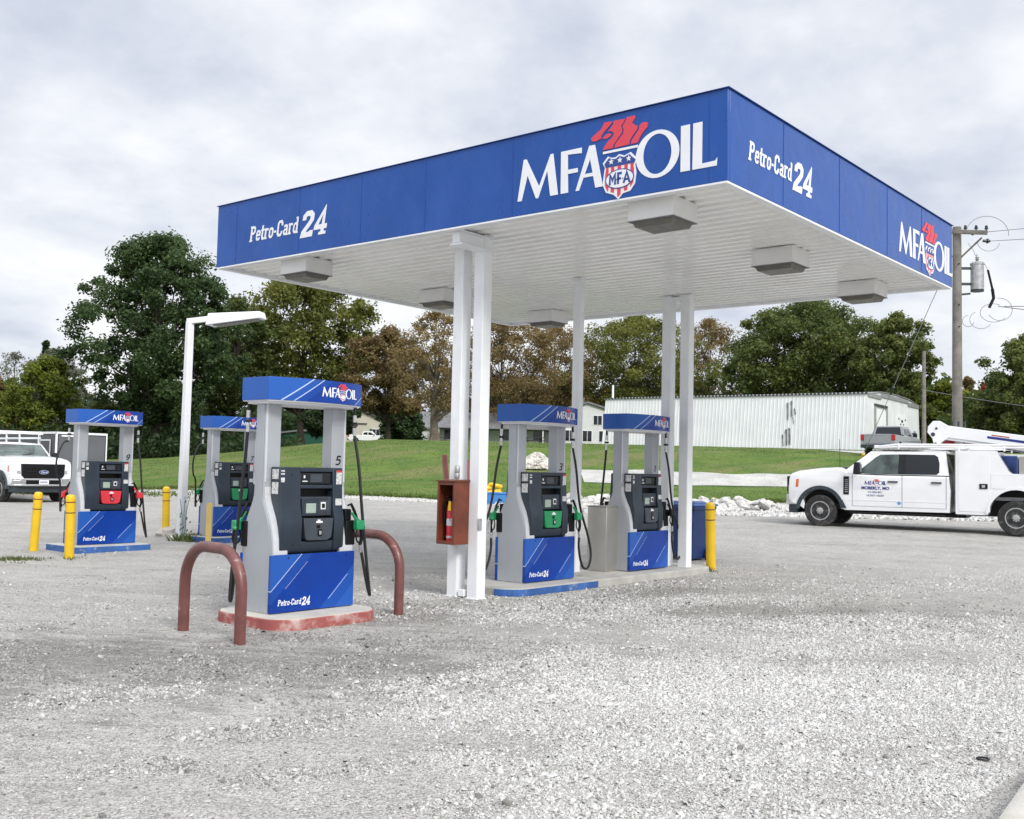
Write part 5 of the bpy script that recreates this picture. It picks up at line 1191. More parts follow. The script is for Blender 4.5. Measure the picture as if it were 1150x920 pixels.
G_OLIVE = leaf_mat('leaf_olive', [(.042, .056, .014), (.090, .108, .024), (.155, .165, .036), (.24, .225, .06)]) if 1 else leaf_mat('x', [(0.046, 0.056, 0.016), (0.093, 0.102, 0.025), (0.163, 0.155, 0.034), (0.264, 0.209, 0.054)])
G_BROWN = leaf_mat('leaf_brown', [(.085, .064, .028), (.150, .112, .046), (.21, .155, .066), (.29, .215, .11)])
G_YEL = leaf_mat('leaf_yellowgreen', [(0.054, 0.085, 0.016), (0.116, 0.147, 0.022), (0.202, 0.225, 0.031), (0.310, 0.295, 0.062)])
G_GREY = leaf_mat('leaf_greygreen', [(0.085, 0.096, 0.070), (0.132, 0.147, 0.101), (0.186, 0.202, 0.139), (0.248, 0.248, 0.186)])
G_RED = leaf_mat('leaf_red', [(0.186, 0.023, 0.023), (0.341, 0.046, 0.031), (0.465, 0.109, 0.046)])
G_GRASS = leaf_mat('leaf_grass', [(.035, .065, .012), (.07, .11, .02), (.12, .15, .035), (.2, .19, .07)], .3)
def quads(pos, nrm, size, asp=1.6, tint=None, name='leaves', m=None, parent=None, roll=None):
    """a rhombic leaf spray at every position, as one mesh"""
    n = len(pos); nrm = nrm/np.maximum(np.linalg.norm(nrm, axis=1, keepdims=True), 1e-6)
    r = RNG.normal(size=(n, 3)); t = np.cross(nrm, r); t /= np.maximum(np.linalg.norm(t, axis=1, keepdims=True), 1e-6); b = np.cross(nrm, t)
    s = size[:, None]; bend = nrm*s*.18
    v = np.empty((n, 4, 3)); v[:, 0] = pos-t*s*asp*.5-bend; v[:, 1] = pos-b*s*.42; v[:, 2] = pos+t*s*asp*.5-bend; v[:, 3] = pos+b*s*.42
    me = bpy.data.meshes.new(name); me.vertices.add(n*4); me.vertices.foreach_set('co', v.reshape(-1))
    me.loops.add(n*4); me.loops.foreach_set('vertex_index', np.arange(n*4, dtype=np.int32)); me.polygons.add(n)
    me.polygons.foreach_set('loop_start', np.arange(0, n*4, 4, dtype=np.int32))
    me.update(); a = me.attributes.new('tint', 'FLOAT', 'FACE'); a.data.foreach_set('value', np.clip(tint, 0, 1).astype(np.float32))
    me.materials.append(m); o = bpy.data.objects.new(name, me); COL.objects.link(o)
    if parent is not None: o.parent = parent
    return o
def unit(n): v = RNG.normal(size=(n, 3)); return v/np.linalg.norm(v, axis=1, keepdims=True)
def tree(name, label, base, H, rx, cb=.2, m=None, nc=90, per=230, ls=.30, shape='round', trunk_r=.35, bark='bark', fill=1., crs=.17, seed=0, tint0=.45, lean=0, group=None, limbs=True, tr_h=.75):
    global RNG; RNG = np.random.default_rng(seed+5); rr = random.Random(seed)
    t = thing(name, label, 'tree', base, rr.uniform(0, 6), group); zc = H*cb; ch = H-zc; nc = int(nc*1.7); per = per*.62; crs = crs*.78
    # clump centres
    C = []
    lob = [rr.uniform(0, 6.28) for _ in range(6)]
    while len(C) < nc:
        f = rr.random(); a = rr.uniform(0, 2*pi)
        if shape == 'round': w = sqrt(max(0, 1-(2*f-.92)**2*.97)) if f > .46 else .72+.28*sin(f/.46*pi/2)
        elif shape == 'oval': w = max(.05, sin(pi*min(1, (f*.93+.07)))**.62)
        elif shape == 'cone': w = max(.04, 1.02*(1-f)**.85)
        else: w = max(.05, min(1, (1-f)*2.2)**.6)*(.65+.35*min(1, f*3))
        w *= 1+.16*sin(3*a+lob[0])*sin(5*f+lob[1])+.13*sin(5*a+lob[2]+7*f)+.10*rr.uniform(-1, 1.4)
        q = rr.random()**.5
        C.append((rx*w*q*cos(a)*.9, rx*w*q*sin(a)*.9, zc+ch*(.05+.90*f)))
    C = np.array(C); cr = crs*rx*(.55+.95*RNG.random(nc))
    # trunk and limbs
    mb = MB(); th = H*tr_h; P = [(lean*th*k/8*.5+.10*rx*.12*sin(k*1.3+seed), .1*rx*.12*cos(k*1.7+seed), th*k/8-(.3 if k == 0 else 0)) for k in range(9)]
    mb.tube(P, [trunk_r*(1.35 if k == 0 else 1)*(1-.80*(k/8)**1.1) for k in range(9)], 10)
    mb.build('trunk', bark, t)
    if limbs:
        mb = MB(); order = list(range(nc)); rr.shuffle(order)
        for i in order[:min(nc, 46)]:
            c = Vector(C[i]); z0 = max(H*.14, min(th*.97, c.z*(.45+.25*rr.random()))); k = min(7.99, z0/th*8); k0 = int(k); p0 = Vector(P[k0]).lerp(Vector(P[k0+1]), k-k0)
            mid = p0.lerp(c, .5)+Vector((rr.uniform(-.3, .3), rr.uniform(-.3, .3), -.06*(c-p0).length)); r0 = trunk_r*(1-.8*(k/8))*.5
            mb.tube([p0, mid, c], [r0, r0*.5, r0*.12+.01], 6, False)
            for _ in range(3):
                j = order[rr.randrange(nc)]; dd = Vector(C[j])
                e = mid.lerp(c, rr.random()); tip = e+Vector((rr.uniform(-1, 1), rr.uniform(-1, 1), rr.uniform(.0, 1)))*cr[i]*1.1
                mb.tube([e, e.lerp(tip, .5)+Vector((0, 0, .1)), tip], [r0*.22+.01, r0*.14+.008, .008], 5, False)
        mb.build('limbs', bark, t)
    n = int(nc*per*fill*1.55); ls *= .80; ci = RNG.integers(0, nc, n); d = unit(n); rad = (RNG.random(n)**.5)*(1+.35*RNG.random(n)**3)
    pos = C[ci]+d*(cr[ci]*rad)[:, None]*np.array([1, 1, .72]); 
    hang = RNG.normal(size=(n, 3))*.12*rx*crs; pos += hang
    nrm = d*.6+unit(n)*.8+np.array([0, 0, .5])
    ct = RNG.random(nc)
    tn = tint0+.06+.36*(ct[ci]-.5)+.34*(RNG.random(n)-.5)+.08*(pos[:, 2]-zc)/ch
    quads(pos, nrm, ls*(.6+.8*RNG.random(n)), 1.5, tn, 'foliage', m, t)
    return t
def T(name, label, u, vt, hw, d, s=0, **k):
    b = sdp((u-575)/FPX*d, d); top = at(u, vt, d).z; k.setdefault('rot', 0); k.pop('rot')
    return tree(name, label, b, top-b.z, hw*d/FPX, seed=s, **k)
T('oak_tree', 'tallest dark green tree, behind the white lamp pole at the left', 174, 255, 99, 110, 1, cb=.13, m=G_DARK, nc=190, per=190, ls=.34, shape='oval', trunk_r=.55, crs=.15, tint0=.42)
T('broadleaf_tree', 'olive green tree with thin gaps just right of the tallest dark tree', 338, 304, 92, 132, 2, cb=.22, m=G_OLIVE, nc=170, per=150, ls=.38, trunk_r=.45, crs=.15, tint0=.42)
T('broadleaf_tree', 'mostly hidden green tree between the dark tree and the olive tree', 262, 330, 55, 122, 31, cb=.2, m=G_MID, nc=80, per=150, ls=.36, trunk_r=.35, crs=.2, tint0=.28)
T('brown_tree', 'brown leaved tree above the cream barn and white pickup', 436, 366, 54, 122, 3, cb=.22, m=G_BROWN, nc=90, per=170, ls=.30, trunk_r=.3, crs=.19, tint0=.35)
T('spruce_tree', 'small dark evergreen behind the nearest pump uprights', 372, 452, 32, 118, 4, cb=.25, m=G_DARK, nc=70, per=170, ls=.28, trunk_r=.22, crs=.22, tint0=.2)
T('bare_tree', 'thin leaved brown tree with visible branches left of the paired posts', 488, 342, 58, 104, 5, cb=.2, m=G_BROWN, nc=120, per=62, ls=.20, trunk_r=.48, crs=.16, bark='barkpale', tint0=.55, tr_h=.6)
T('brown_tree', 'tall brown tree behind the paired posts of the canopy', 562, 348, 80, 158, 6, cb=.2, m=G_BROWN, nc=150, per=125, ls=.29, trunk_r=.4, crs=.16, tint0=.42)
T('brown_tree', 'brown tree between the paired posts and the single slim post', 622, 362, 60, 166, 7, cb=.25, m=G_BROWN, nc=100, per=110, ls=.27, trunk_r=.33, crs=.18, tint0=.5)
T('broadleaf_tree', 'wide olive brown tree above the left part of the white metal building', 712, 350, 92, 168, 8, cb=.12, m=G_OLIVE, nc=170, per=170, ls=.34, trunk_r=.45, crs=.15, tint0=.46)
T('brown_tree', 'thin brown tree seen through the right pair of posts', 796, 352, 50, 175, 9, cb=.2, m=G_BROWN, nc=90, per=85, ls=.3, trunk_r=.35, crs=.18, tint0=.52)
T('maple_tree', 'big dense green tree over the right part of the white metal building', 908, 330, 108, 122, 10, cb=.04, m=G_MID, nc=210, per=210, ls=.34, trunk_r=.6, crs=.15, tint0=.34)
T('maple_tree', 'green tree with ragged top left of the tall utility pole', 1008, 346, 52, 112, 11, cb=.1, m=G_MID, nc=110, per=170, ls=.30, trunk_r=.4, crs=.18, tint0=.48)
T('young_tree', 'yellow green tree beside the tall utility pole', 1062, 428, 36, 112, 12, cb=.05, m=G_YEL, nc=80, per=170, ls=.27, trunk_r=.25, crs=.2, tint0=.35)
T('maple_tree', 'tall green tree cut by the right edge of the frame', 1158, 372, 56, 92, 13, cb=.1, m=G_MID, nc=130, per=170, ls=.26, trunk_r=.4, crs=.17, tint0=.46)
T('small_tree', 'low green brush trees behind the crane boom', 1112, 436, 36, 98, 14, cb=.02, m=G_MID, nc=80, per=180, ls=.25, trunk_r=.2, crs=.2, tint0=.42)
T('red_tree', 'small dark red tree between the tall pole and the tree at the right edge', 1106, 430, 13, 150, 15, cb=.4, m=G_RED, nc=30, per=60, ls=.35, trunk_r=.2, crs=.3)
T('red_tree', 'pink brown treetop just right of the tall utility pole', 1088, 422, 12, 140, 25, cb=.4, m=G_BROWN, nc=30, per=120, ls=.35, trunk_r=.2, crs=.3)
T('young_tree', 'rounded yellow green tree near the left edge', 52, 398, 50, 112, 16, cb=.04, m=G_YEL, nc=110, per=170, ls=.29, trunk_r=.25, crs=.19, tint0=.22, shape='oval')
T('willow_tree', 'grey green tree behind the rounded yellow green tree', 58, 388, 40, 145, 17, cb=.1, m=G_GREY, nc=90, per=130, ls=.32, trunk_r=.3, crs=.2, tint0=.25)
T('spruce_tree', 'dark spruce tip rising behind the left trees', 48, 378, 15, 165, 18, cb=.1, m=G_DARK, nc=70, per=110, ls=.4, shape='cone', trunk_r=.3, crs=.25, tint0=.15)
T('bare_tree', 'nearly leafless grey tree at the left edge', 14, 390, 38, 140, 19, cb=.15, m=G_GREY, nc=90, per=26, ls=.24, trunk_r=.35, crs=.2, bark='barkpale', tint0=.3)
T('red_tree', 'red tree at the very left edge', -14, 412, 22, 150, 20, cb=.3, m=G_RED, nc=40, per=120, ls=.35, trunk_r=.2, crs=.25)
T('brown_tree', 'dark brown tree low at the left edge behind the white truck', -2, 425, 38, 122, 21, cb=.05, m=G_BROWN, nc=80, per=140, ls=.3, trunk_r=.25, crs=.2, tint0=.15)
T('small_tree', 'bushy green tree right of the enclosed trailer', 118, 448, 34, 118, 22, cb=.02, m=G_MID, nc=60, per=150, ls=.28, trunk_r=.2, crs=.22, tint0=.35)
T('small_tree', 'dark bushy tree between the cream barn and the bare tree', 452, 446, 28, 140, 23, cb=.02, m=G_DARK, nc=60, per=150, ls=.32, trunk_r=.2, crs=.22, tint0=.3)
# far wood and undergrowth: nobody could count these
def woods(name, u0, u1, d0, d1, vt, n, ls, m, tint0, seed, jit=9):
    global RNG; RNG = np.random.default_rng(seed); u = RNG.uniform(u0, u1, n); d = RNG.uniform(d0, d1, n)
    s = (u-575)/FPX*d; x = LAT.x*s+DEP.x*d; y = LAT.y*s+DEP.y*d; g = ground_np(x, y)
    hor = 526-(575-u)*.0217; env = np.interp(u, [a for a, _ in vt], [b for _, b in vt])
    env = env+jit*np.sin(u*.09+seed)+jit*.6*np.sin(u*.23+1.3*seed)
    top = 1.6+(hor-env)*d/FPX; z = g+(top-g)*RNG.random(n)**.8
    pos = np.stack([x, y, z], 1); pos += RNG.normal(size=(n, 3))*.5
    cl = np.sin(u*.35)*np.sin(z*1.9+u*.2)
    o = quads(pos, unit(n)+np.array([0, 0, .5]), ls*(.6+.9*RNG.random(n)), 1.5, tint0+.2*cl+.3*(RNG.random(n)-.5), name, m)
    return tag(o, kind='stuff')
w = woods('far_woods', -350, 560, 168, 200, [(-350, 440), (40, 438), (130, 455), (250, 462), (350, 455), (480, 458), (560, 452)], 60000, .62, G_DARK, .30, 3); tag(w, 'dark far wood behind the lawn on the left', 'woods')
w = woods('far_woods', 540, 1500, 168, 205, [(540, 442), (700, 432), (850, 440), (1000, 442), (1150, 430), (1500, 420)], 60000, .62, G_MID, .25, 4); tag(w, 'far wood behind the white metal building', 'woods')
w = woods('undergrowth', -150, 335, 104, 122, [(-150, 490), (60, 484), (130, 489), (200, 494), (300, 498), (335, 503)], 20000, .30, G_DARK, .22, 5, 4); tag(w, 'dark undergrowth below the big tree', 'undergrowth')
w = woods('undergrowth', 1062, 1350, 94, 110, [(1062, 470), (1100, 450), (1200, 440), (1350, 450)], 22000, .30, G_MID, .35, 6, 5); tag(w, 'mixed brush behind the crane boom', 'undergrowth')

# ------------------------------------------------------------------ ground sheets
def sheet(name, ss, ds, dz, m, edge=None):
    S, D = np.meshgrid(ss, ds); 
    if edge is not None: D = D+edge(S, D)
    X = LAT.x*S+DEP.x*D; Y = LAT.y*S+DEP.y*D; Z = ground_np(X, Y)+dz
    nv = np.stack([X, Y, Z], -1).reshape(-1, 3); w_ = len(ss); fs = []
    for j in range(len(ds)-1):
        for i in range(w_-1): a = j*w_+i; fs.append((a, a+1, a+w_+1, a+w_))
    me = bpy.data.meshes.new(name); me.from_pydata(nv.tolist(), [], fs); me.materials.append(m); me.polygons.foreach_set('use_smooth', [True]*len(fs))
    o = bpy.data.objects.new(name, me); COL.objects.link(o); return tag(o, kind='structure')
def gravel_mat():
    m, n, b = nt_new('gravel'); c = objco(n)
    mp = N(n, 'ShaderNodeMapping'); mp.inputs['Rotation'].default_value = (0, 0, -(YAW-pi/2)+.16); n.links.new(c, mp.inputs[0])   # tyre tracks run across
    mp2 = N(n, 'ShaderNodeMapping'); mp2.inputs['Scale'].default_value = (.28, 1, 1); n.links.new(mp.outputs[0], mp2.inputs[0])
    big = noise(n, mp2.outputs[0], .50, 5, .55, .3); mid = noise(n, c, 1.7, 6, .6); fine = noise(n, c, 9, 6, .7); grit = noise(n, c, 70, 3, .7)
    v1 = N(n, 'ShaderNodeTexVoronoi'); v1.inputs['Scale'].default_value = 34; n.links.new(c, v1.inputs['Vector'])
    v2 = N(n, 'ShaderNodeTexVoronoi'); v2.inputs['Scale'].default_value = 78; n.links.new(c, v2.inputs['Vector'])
    sp = N(n, 'ShaderNodeSeparateColor'); n.links.new(v1.outputs['Color'], sp.inputs[0]); sp2 = N(n, 'ShaderNodeSeparateColor'); n.links.new(v2.outputs['Color'], sp2.inputs[0])
    dirt = mixc(n, ramp(n, mid, [(.3, 0), (.7, 1)]), (.375, .357, .325), (.545, .523, .482))
    dirt = mixc(n, ramp(n, fine, [(.35, 0), (.7, .55)]), dirt, (.60, .58, .545))
    dirt = mixc(n, ramp(n, grit, [(.30, .5), (.5, 0)]), dirt, (.19, .185, .175))
    tone = ramp(n, sp.outputs[0], [(0, (.26, .255, .245)), (.3, (.52, .52, .51)), (.75, (.68, .68, .675)), (1, (.80, .80, .795))])
    tone2 = ramp(n, sp2.outputs[0], [(0, (.20, .19, .175)), (.5, (.44, .43, .405)), (1, (.64, .63, .61))])
    # where stones show: streaks of loose gravel
    stones = mth(n, 'MULTIPLY', ramp(n, v1.outputs['Distance'], [(.28, 1), (.52, 0)]), ramp(n, big, [(.36, .25), (.60, .9)]))
    pick1 = mth(n, 'MULTIPLY', stones, ramp(n, sp.outputs[1], [(.25, 0), (.45, 1)]))
    s2 = mth(n, 'MULTIPLY', ramp(n, v2.outputs['Distance'], [(.3, 1), (.55, 0)]), ramp(n, sp2.outputs[1], [(.35, 0), (.5, .85)]))
    col = mixc(n, s2, dirt, tone2); col = mixc(n, pick1, col, tone)
    # damp compacted patches
    lump_ = noise(n, mp2.outputs[0], 5.5, 6, .7, .4)
    mp3 = N(n, 'ShaderNodeMapping'); mp3.inputs['Scale'].default_value = (.05, 1, 1); n.links.new(mp.outputs[0], mp3.inputs[0])
    trk = noise(n, mp3.outputs[0], 2.6, 4, .6, .25); col = mixc(n, ramp(n, trk, [(.50, 0), (.62, .18)]), col, (.29, .277, .252)); col = mixc(n, ramp(n, trk, [(.34, .25), (.46, 0)]), col, (.60, .585, .55))
    dk = None
    for (x, y, rx_, ry_, an, st) in DARKS:
        q = N(n, 'ShaderNodeMapping'); q.vector_type = 'TEXTURE'; q.inputs['Location'].default_value = (x, y, 0); q.inputs['Rotation'].default_value = (0, 0, an); q.inputs['Scale'].default_value = (rx_, ry_, 1)
        n.links.new(c, q.inputs[0]); g = N(n, 'ShaderNodeVectorMath'); g.operation = 'LENGTH'; n.links.new(q.outputs[0], g.inputs[0])
        f = mth(n, 'ADD', g.outputs['Value'], mth(n, 'ADD', mth(n, 'MULTIPLY', mth(n, 'SUBTRACT', mid, .5), 2.0), mth(n, 'MULTIPLY', mth(n, 'SUBTRACT', lump_, .5), 3.2)))
        f = ramp(n, f, [(.25, st), (1.0, 0)]); dk = f if dk is None else mth(n, 'MAXIMUM', dk, f)
    col = mixc(n, dk, col, mixc(n, .50, col, (.12, .112, .10)))
    col = mixc(n, ramp(n, big, [(.25, .30), (.45, 0)]), col, (.22, .21, .195))
    col = mixc(n, ramp(n, mth(n, 'MULTIPLY', fine, mid), [(.10, .5), (.17, 0)]), col, (.14, .13, .12))
    n.links.new(col, b.inputs['Base Color']); b.inputs['Roughness'].default_value = .93; b.inputs['Specular IOR Level'].default_value = .2
    col_ = None; h = mth(n, 'ADD', mth(n, 'MULTIPLY', stones, .6), mth(n, 'ADD', mth(n, 'MULTIPLY', s2, .3), mth(n, 'ADD', mth(n, 'MULTIPLY', fine, .8), mth(n, 'MULTIPLY', lump_, 1.6))))
    bump(n, b, h, 1., .035); return m
_a = onz(90, 745); _b = onz(320, 745); _c = onz(900, 690); _d = onz(640, 745); _e = onz(690, 900)
DARKS = [(_a.x, _a.y, 3.6, 2.0, YAW-pi/2+.1, 1.), (_b.x, _b.y, 2.8, 1.4, YAW-pi/2+.15, .95), (_c.x, _c.y, 4.0, 1.5, YAW-pi/2, .55), (7.9, 8.3, 1.4, 1.0, 0, .8), (11.2, 7.4, 3.0, .6, .1, .5)]
GR = gravel_mat()
ss = np.concatenate([-np.geomspace(3500, 72, 14), np.linspace(-70, 70, 281), np.geomspace(72, 3500, 14)])
dd = np.concatenate([np.array([-600, -60, -12, -4, 0]), np.arange(1, 24, .5), np.arange(24, 95, 1.), np.arange(96, 200, 4), np.geomspace(202, 3800, 16)])
sheet('ground', ss, dd, 0, GR)
def lawn_mat():
    m, n, b = nt_new('lawn'); c = objco(n)
    f1 = noise(n, c, .09, 5, .6); f2 = noise(n, c, .55, 6, .65); f3 = noise(n, c, 7, 5, .7)
    mp = N(n, 'ShaderNodeMapping'); mp.inputs['Rotation'].default_value = (0, 0, -(YAW-pi/2)); mp.inputs['Scale'].default_value = (.05, .5, 1); n.links.new(c, mp.inputs[0])
    f4 = noise(n, mp.outputs[0], 1.1, 4, .6)
    col = mixc(n, ramp(n, f2, [(.32, 0), (.68, 1)]), (.058, .122, .020), (.135, .200, .038))
    col = mixc(n, ramp(n, f4, [(.48, 0), (.64, .65)]), col, (.20, .185, .085))
    col = mixc(n, ramp(n, f1, [(.45, 0), (.7, .5)]), col, (.14, .165, .045))
    col = mixc(n, ramp(n, f3, [(.35, .55), (.55, 0)]), col, (.035, .062, .012))
    n.links.new(col, b.inputs['Base Color']); b.inputs['Roughness'].default_value = .9; b.inputs['Specular IOR Level'].default_value = .15
    bump(n, b, f3, .6, .05); return m
def front_edge(S, D):
    base = np.interp(S/38*FPX+575, [-600, 160, 280, 440, 560, 900, 1800], [9, 8.5, 4.5, 1.2, -.6, 2.5, 2.5])
    w = np.clip(1-(D-38)/30, 0, 1); return w*(base+.35*np.sin(S*1.3)+.25*np.sin(S*3.7+1)+.15*np.sin(S*9.1))
LW = lawn_mat()
ls_ = np.concatenate([-np.geomspace(300, 32, 20), np.linspace(-30, 40, 281), np.geomspace(42, 300, 20)])
lawn = sheet('lawn', ls_, np.concatenate([np.arange(38, 46, 1.), np.arange(46, 95, 1), np.arange(95, 240, 4), np.array([240, 400, 900])]), .06, LW, front_edge)
# pale gravel drive across the lawn
def drive_edge(S, D): return .25*np.sin(S*.7+D)+.15*np.sin(S*2.1)
pale = mat('pale_gravel', (.46, .455, .43), .95, var=.18, vs=.9, dirt=((.36, .35, .32), 2.2, .52, .5), bs=.5, bscale=8)
sheet('gravel_drive', np.linspace(3.5, 70, 120), np.linspace(49.4, 53.4, 12), .09, pale, drive_edge)
sheet('gravel_drive', np.linspace(22, 60, 60), np.linspace(64, 74, 14), .095, pale, drive_edge)
# grass tufts along the front of the lawn and near things
def tufts(name, pts, n, h, label, spread=.5, m=G_GRASS, seed=1, tint=.4, kind='stuff'):
    rng = np.random.default_rng(seed); P = np.array([(p.x, p.y) for p in pts]); i = rng.integers(0, len(P), n)
    xy = P[i]+rng.normal(size=(n, 2))*spread; z = ground_np(xy[:, 0], xy[:, 1]); hh = h*(.4+.9*rng.random(n)); a = rng.random(n)*6.28; ln = rng.normal(size=(n, 2))*.5
    w = hh*.16; dx, dy = np.cos(a)*w, np.sin(a)*w
    v = np.empty((n, 3, 3)); v[:, 0] = np.stack([xy[:, 0]-dx, xy[:, 1]-dy, z], 1); v[:, 1] = np.stack([xy[:, 0]+dx, xy[:, 1]+dy, z], 1); v[:, 2] = np.stack([xy[:, 0]+ln[:, 0]*hh, xy[:, 1]+ln[:, 1]*hh, z+hh], 1)
    me = bpy.data.meshes.new(name); me.vertices.add(n*3); me.vertices.foreach_set('co', v.reshape(-1)); me.loops.add(n*3); me.loops.foreach_set('vertex_index', np.arange(n*3, dtype=np.int32)); me.polygons.add(n); me.polygons.foreach_set('loop_start', np.arange(0, n*3, 3, dtype=np.int32)); me.update()
    at_ = me.attributes.new('tint', 'FLOAT', 'FACE'); at_.data.foreach_set('value', np.clip(tint+.4*(rng.random(n)-.5), 0, 1).astype(np.float32)); me.materials.append(m)
    o = bpy.data.objects.new(name, me); COL.objects.link(o); return tag(o, label, 'grass', None, kind)
S_ = np.linspace(-24, 30, 220); E_ = front_edge(S_, np.full(220, 38.))+38
tufts('grass', [LAT*s+DEP*(d+.15) for s, d in zip(S_, E_)], 16000, .14, 'ragged grass along the front edge of the lawn', .22)
rng = np.random.default_rng(8); ds_ = 38+rng.random(3000)**1.3*40
tufts('grass', [LAT*s+DEP*d for s, d in zip(rng.uniform(-34, 44, 3000), ds_+3)], 130000, .11, 'short rough grass on the near lawn', .55, seed=4)
def weed(name, u, v, sx, n, h, label, seed, tint=.35):
    p = onz(u, v, gz(onz(u, v, 0).x, onz(u, v, 0).y)); rng = np.random.default_rng(seed)
    pts = [p+LAT*rng.normal()*sx+DEP*rng.normal()*.18 for _ in range(40)]; return tufts(name, pts, n, h, label, .06, G_MID, seed, tint)
weed('weeds', 214, 606, .16, 500, .13, 'leafy weeds around the foot of the lamp pole', 11, .5)
weed('weeds', 240, 607, .12, 120, .08, 'weeds beside the blue island of the pump numbered 7', 12)
weed('weeds', 18, 629, .20, 420, .05, 'patch of weeds in the gravel at the left edge', 13, .4)
weed('weeds', 80, 628, .05, 50, .05, 'small weeds at the foot of the front yellow bollard', 14)
weed('weeds', 792, 641, .07, 90, .06, 'weeds at the foot of the bollard by the blue bin', 15)
weed('weeds', 745, 553, .9, 700, .22, 'weeds growing at the top of the rock row', 16)
# tall stalk by the lamp pole
mb = MB(); p = onz(205, 606, .05)
for k in range(3): mb.tube(hose_curve([p+Vector((.05*k, 0, 0)), p+LAT*(.03*k-.02)+Vector((0, 0, .4)), p+LAT*(.10*k-.08)+Vector((0, 0, .8+.05*k))], 8), .006, 5)
for k in range(13): q = p+LAT*random.uniform(-.1, .14)+Vector((0, 0, random.uniform(.1, .85))); mb.add([q, q+LAT*.05+Vector((0, 0, .02)), q+LAT*.03+Vector((.02, .02, .06))], [(0, 1, 2)])
tag(mb.build('tall_weed', mat('weed_green', (.05, .11, .03), .7)), 'tall thin weed growing up against the lamp pole', 'weed')

# ------------------------------------------------------------------ loose stones
def stone_proto(k, seed, flat):
    mb = MB(); mb.lump((0, 0, 0), 1, seed, flat, k); v = np.array(mb.v); return v, mb.f
def scatter_stones(name, xy, size, cols, m, seed, label):
    rng = np.random.default_rng(seed); n = len(xy)
    ico = [(-.8, -.5, -.3), (.7, -.6, -.3), (.9, .4, -.3), (-.5, .8, -.3), (-.6, -.4, .5), (.5, -.35, .6), (.45, .5, .45), (-.45, .45, .55)]
    base = np.array(ico); fc = np.array([(4, 5, 6, 7), (0, 1, 5, 4), (1, 2, 6, 5), (2, 3, 7, 6), (3, 0, 4, 7)])
    v = base[None]*(1+.35*rng.normal(size=(n, 8, 3))); v *= (size*.5)[:, None, None]; v[:, :, 1] *= rng.uniform(.55, 1, n)[:, None]; v[:, :, 2] *= rng.uniform(.45, .9, n)[:, None]
    a = rng.random(n)*6.28; c, s = np.cos(a), np.sin(a); tl = rng.normal(size=n)*.35
    x, y, z = v[..., 0].copy(), v[..., 1].copy(), v[..., 2].copy(); z = z+x*tl[:, None]; v[..., 0] = x*c[:, None]-y*s[:, None]; v[..., 1] = x*s[:, None]+y*c[:, None]; v[..., 2] = z
    v[..., 0] += xy[:, 0:1]; v[..., 1] += xy[:, 1:2]; v[..., 2] += ground_np(xy[:, 0], xy[:, 1])[:, None]+(size*.10)[:, None]
    F = (np.arange(n)[:, None, None]*8+fc[None]).reshape(-1).astype(np.int32)
    me = bpy.data.meshes.new(name); me.vertices.add(n*8); me.vertices.foreach_set('co', v.reshape(-1)); me.loops.add(len(F)); me.loops.foreach_set('vertex_index', F); me.polygons.add(n*5); me.polygons.foreach_set('loop_start', np.arange(0, n*20, 4, dtype=np.int32)); me.update()
    at_ = me.attributes.new('tint', 'FLOAT', 'FACE'); at_.data.foreach_set('value', np.repeat(cols, 5).astype(np.float32)); me.materials.append(m)
    o = bpy.data.objects.new(name, me); COL.objects.link(o); return tag(o, label, 'gravel', None, 'stuff')
def stone_mat():
    m, n, b = nt_new('loose_stone'); a = n.nodes.new('ShaderNodeAttribute'); a.attribute_name = 'tint'
    c = ramp(n, a.outputs['Fac'], [(0, (.18, .172, .158)), (.25, (.41, .402, .385)), (.6, (.60, .595, .58)), (1, (.74, .73, .71))])
    c = mixc(n, ramp(n, noise(n, objco(n), 60, 3), [(.4, .3), (.6, 0)]), c, (.26, .25, .23)); n.links.new(c, b.inputs['Base Color']); b.inputs['Roughness'].default_value = .9; return m
SM = stone_mat(); rng = np.random.default_rng(21)
def vnoise(x, y, sc, seed):
    g = np.random.default_rng(seed).random((64, 64)); X = x*sc; Y = y*sc; xi = np.floor(X).astype(int); yi = np.floor(Y).astype(int); fx = X-xi; fy = Y-yi; fx = fx*fx*(3-2*fx); fy = fy*fy*(3-2*fy)
    q = lambda i, j: g[(xi+i) % 64, (yi+j) % 64]
    return (q(0, 0)*(1-fx)+q(1, 0)*fx)*(1-fy)+(q(0, 1)*(1-fx)+q(1, 1)*fx)*fy
def field(n, d0, d1, p):
    d = (d0**p+(d1**p-d0**p)*rng.random(n))**(1/p); s = (rng.random(n)-.5)*1.12*d; return s, d
s, d = field(1250000, 2.7, 19, .75); x = LAT.x*s+DEP.x*d; y = LAT.y*s+DEP.y*d
ang = .28; sr = s*cos(ang)+d*sin(ang); dr_ = -s*sin(ang)+d*cos(ang)
dens = .60*vnoise(sr*.30+9, dr_+40, 1.0, 1)+.30*vnoise(x+50, y+50, 2.3, 2)+.15*vnoise(x+30, y+30, 7, 3)
right = np.clip((s/d+.10)*1.0, -.14, .20)+np.clip((7-d)*.02, -.06, .08)*np.where(s/d > -.1, 1.6, .2); dens = dens+right
near = np.clip((5.2-d)*.05, 0, .1); prob = np.clip((dens-.45)*2.8, .05, .85)*np.clip((19-d)/8, 0, 1)
for (X_, Y_, rx_, ry_, an_, st_) in DARKS[:2]:
    u_ = (x-X_)*cos(an_)+(y-Y_)*sin(an_); w_ = -(x-X_)*sin(an_)+(y-Y_)*cos(an_); prob *= np.clip((u_/rx_)**2+(w_/ry_)**2, .25, 1)
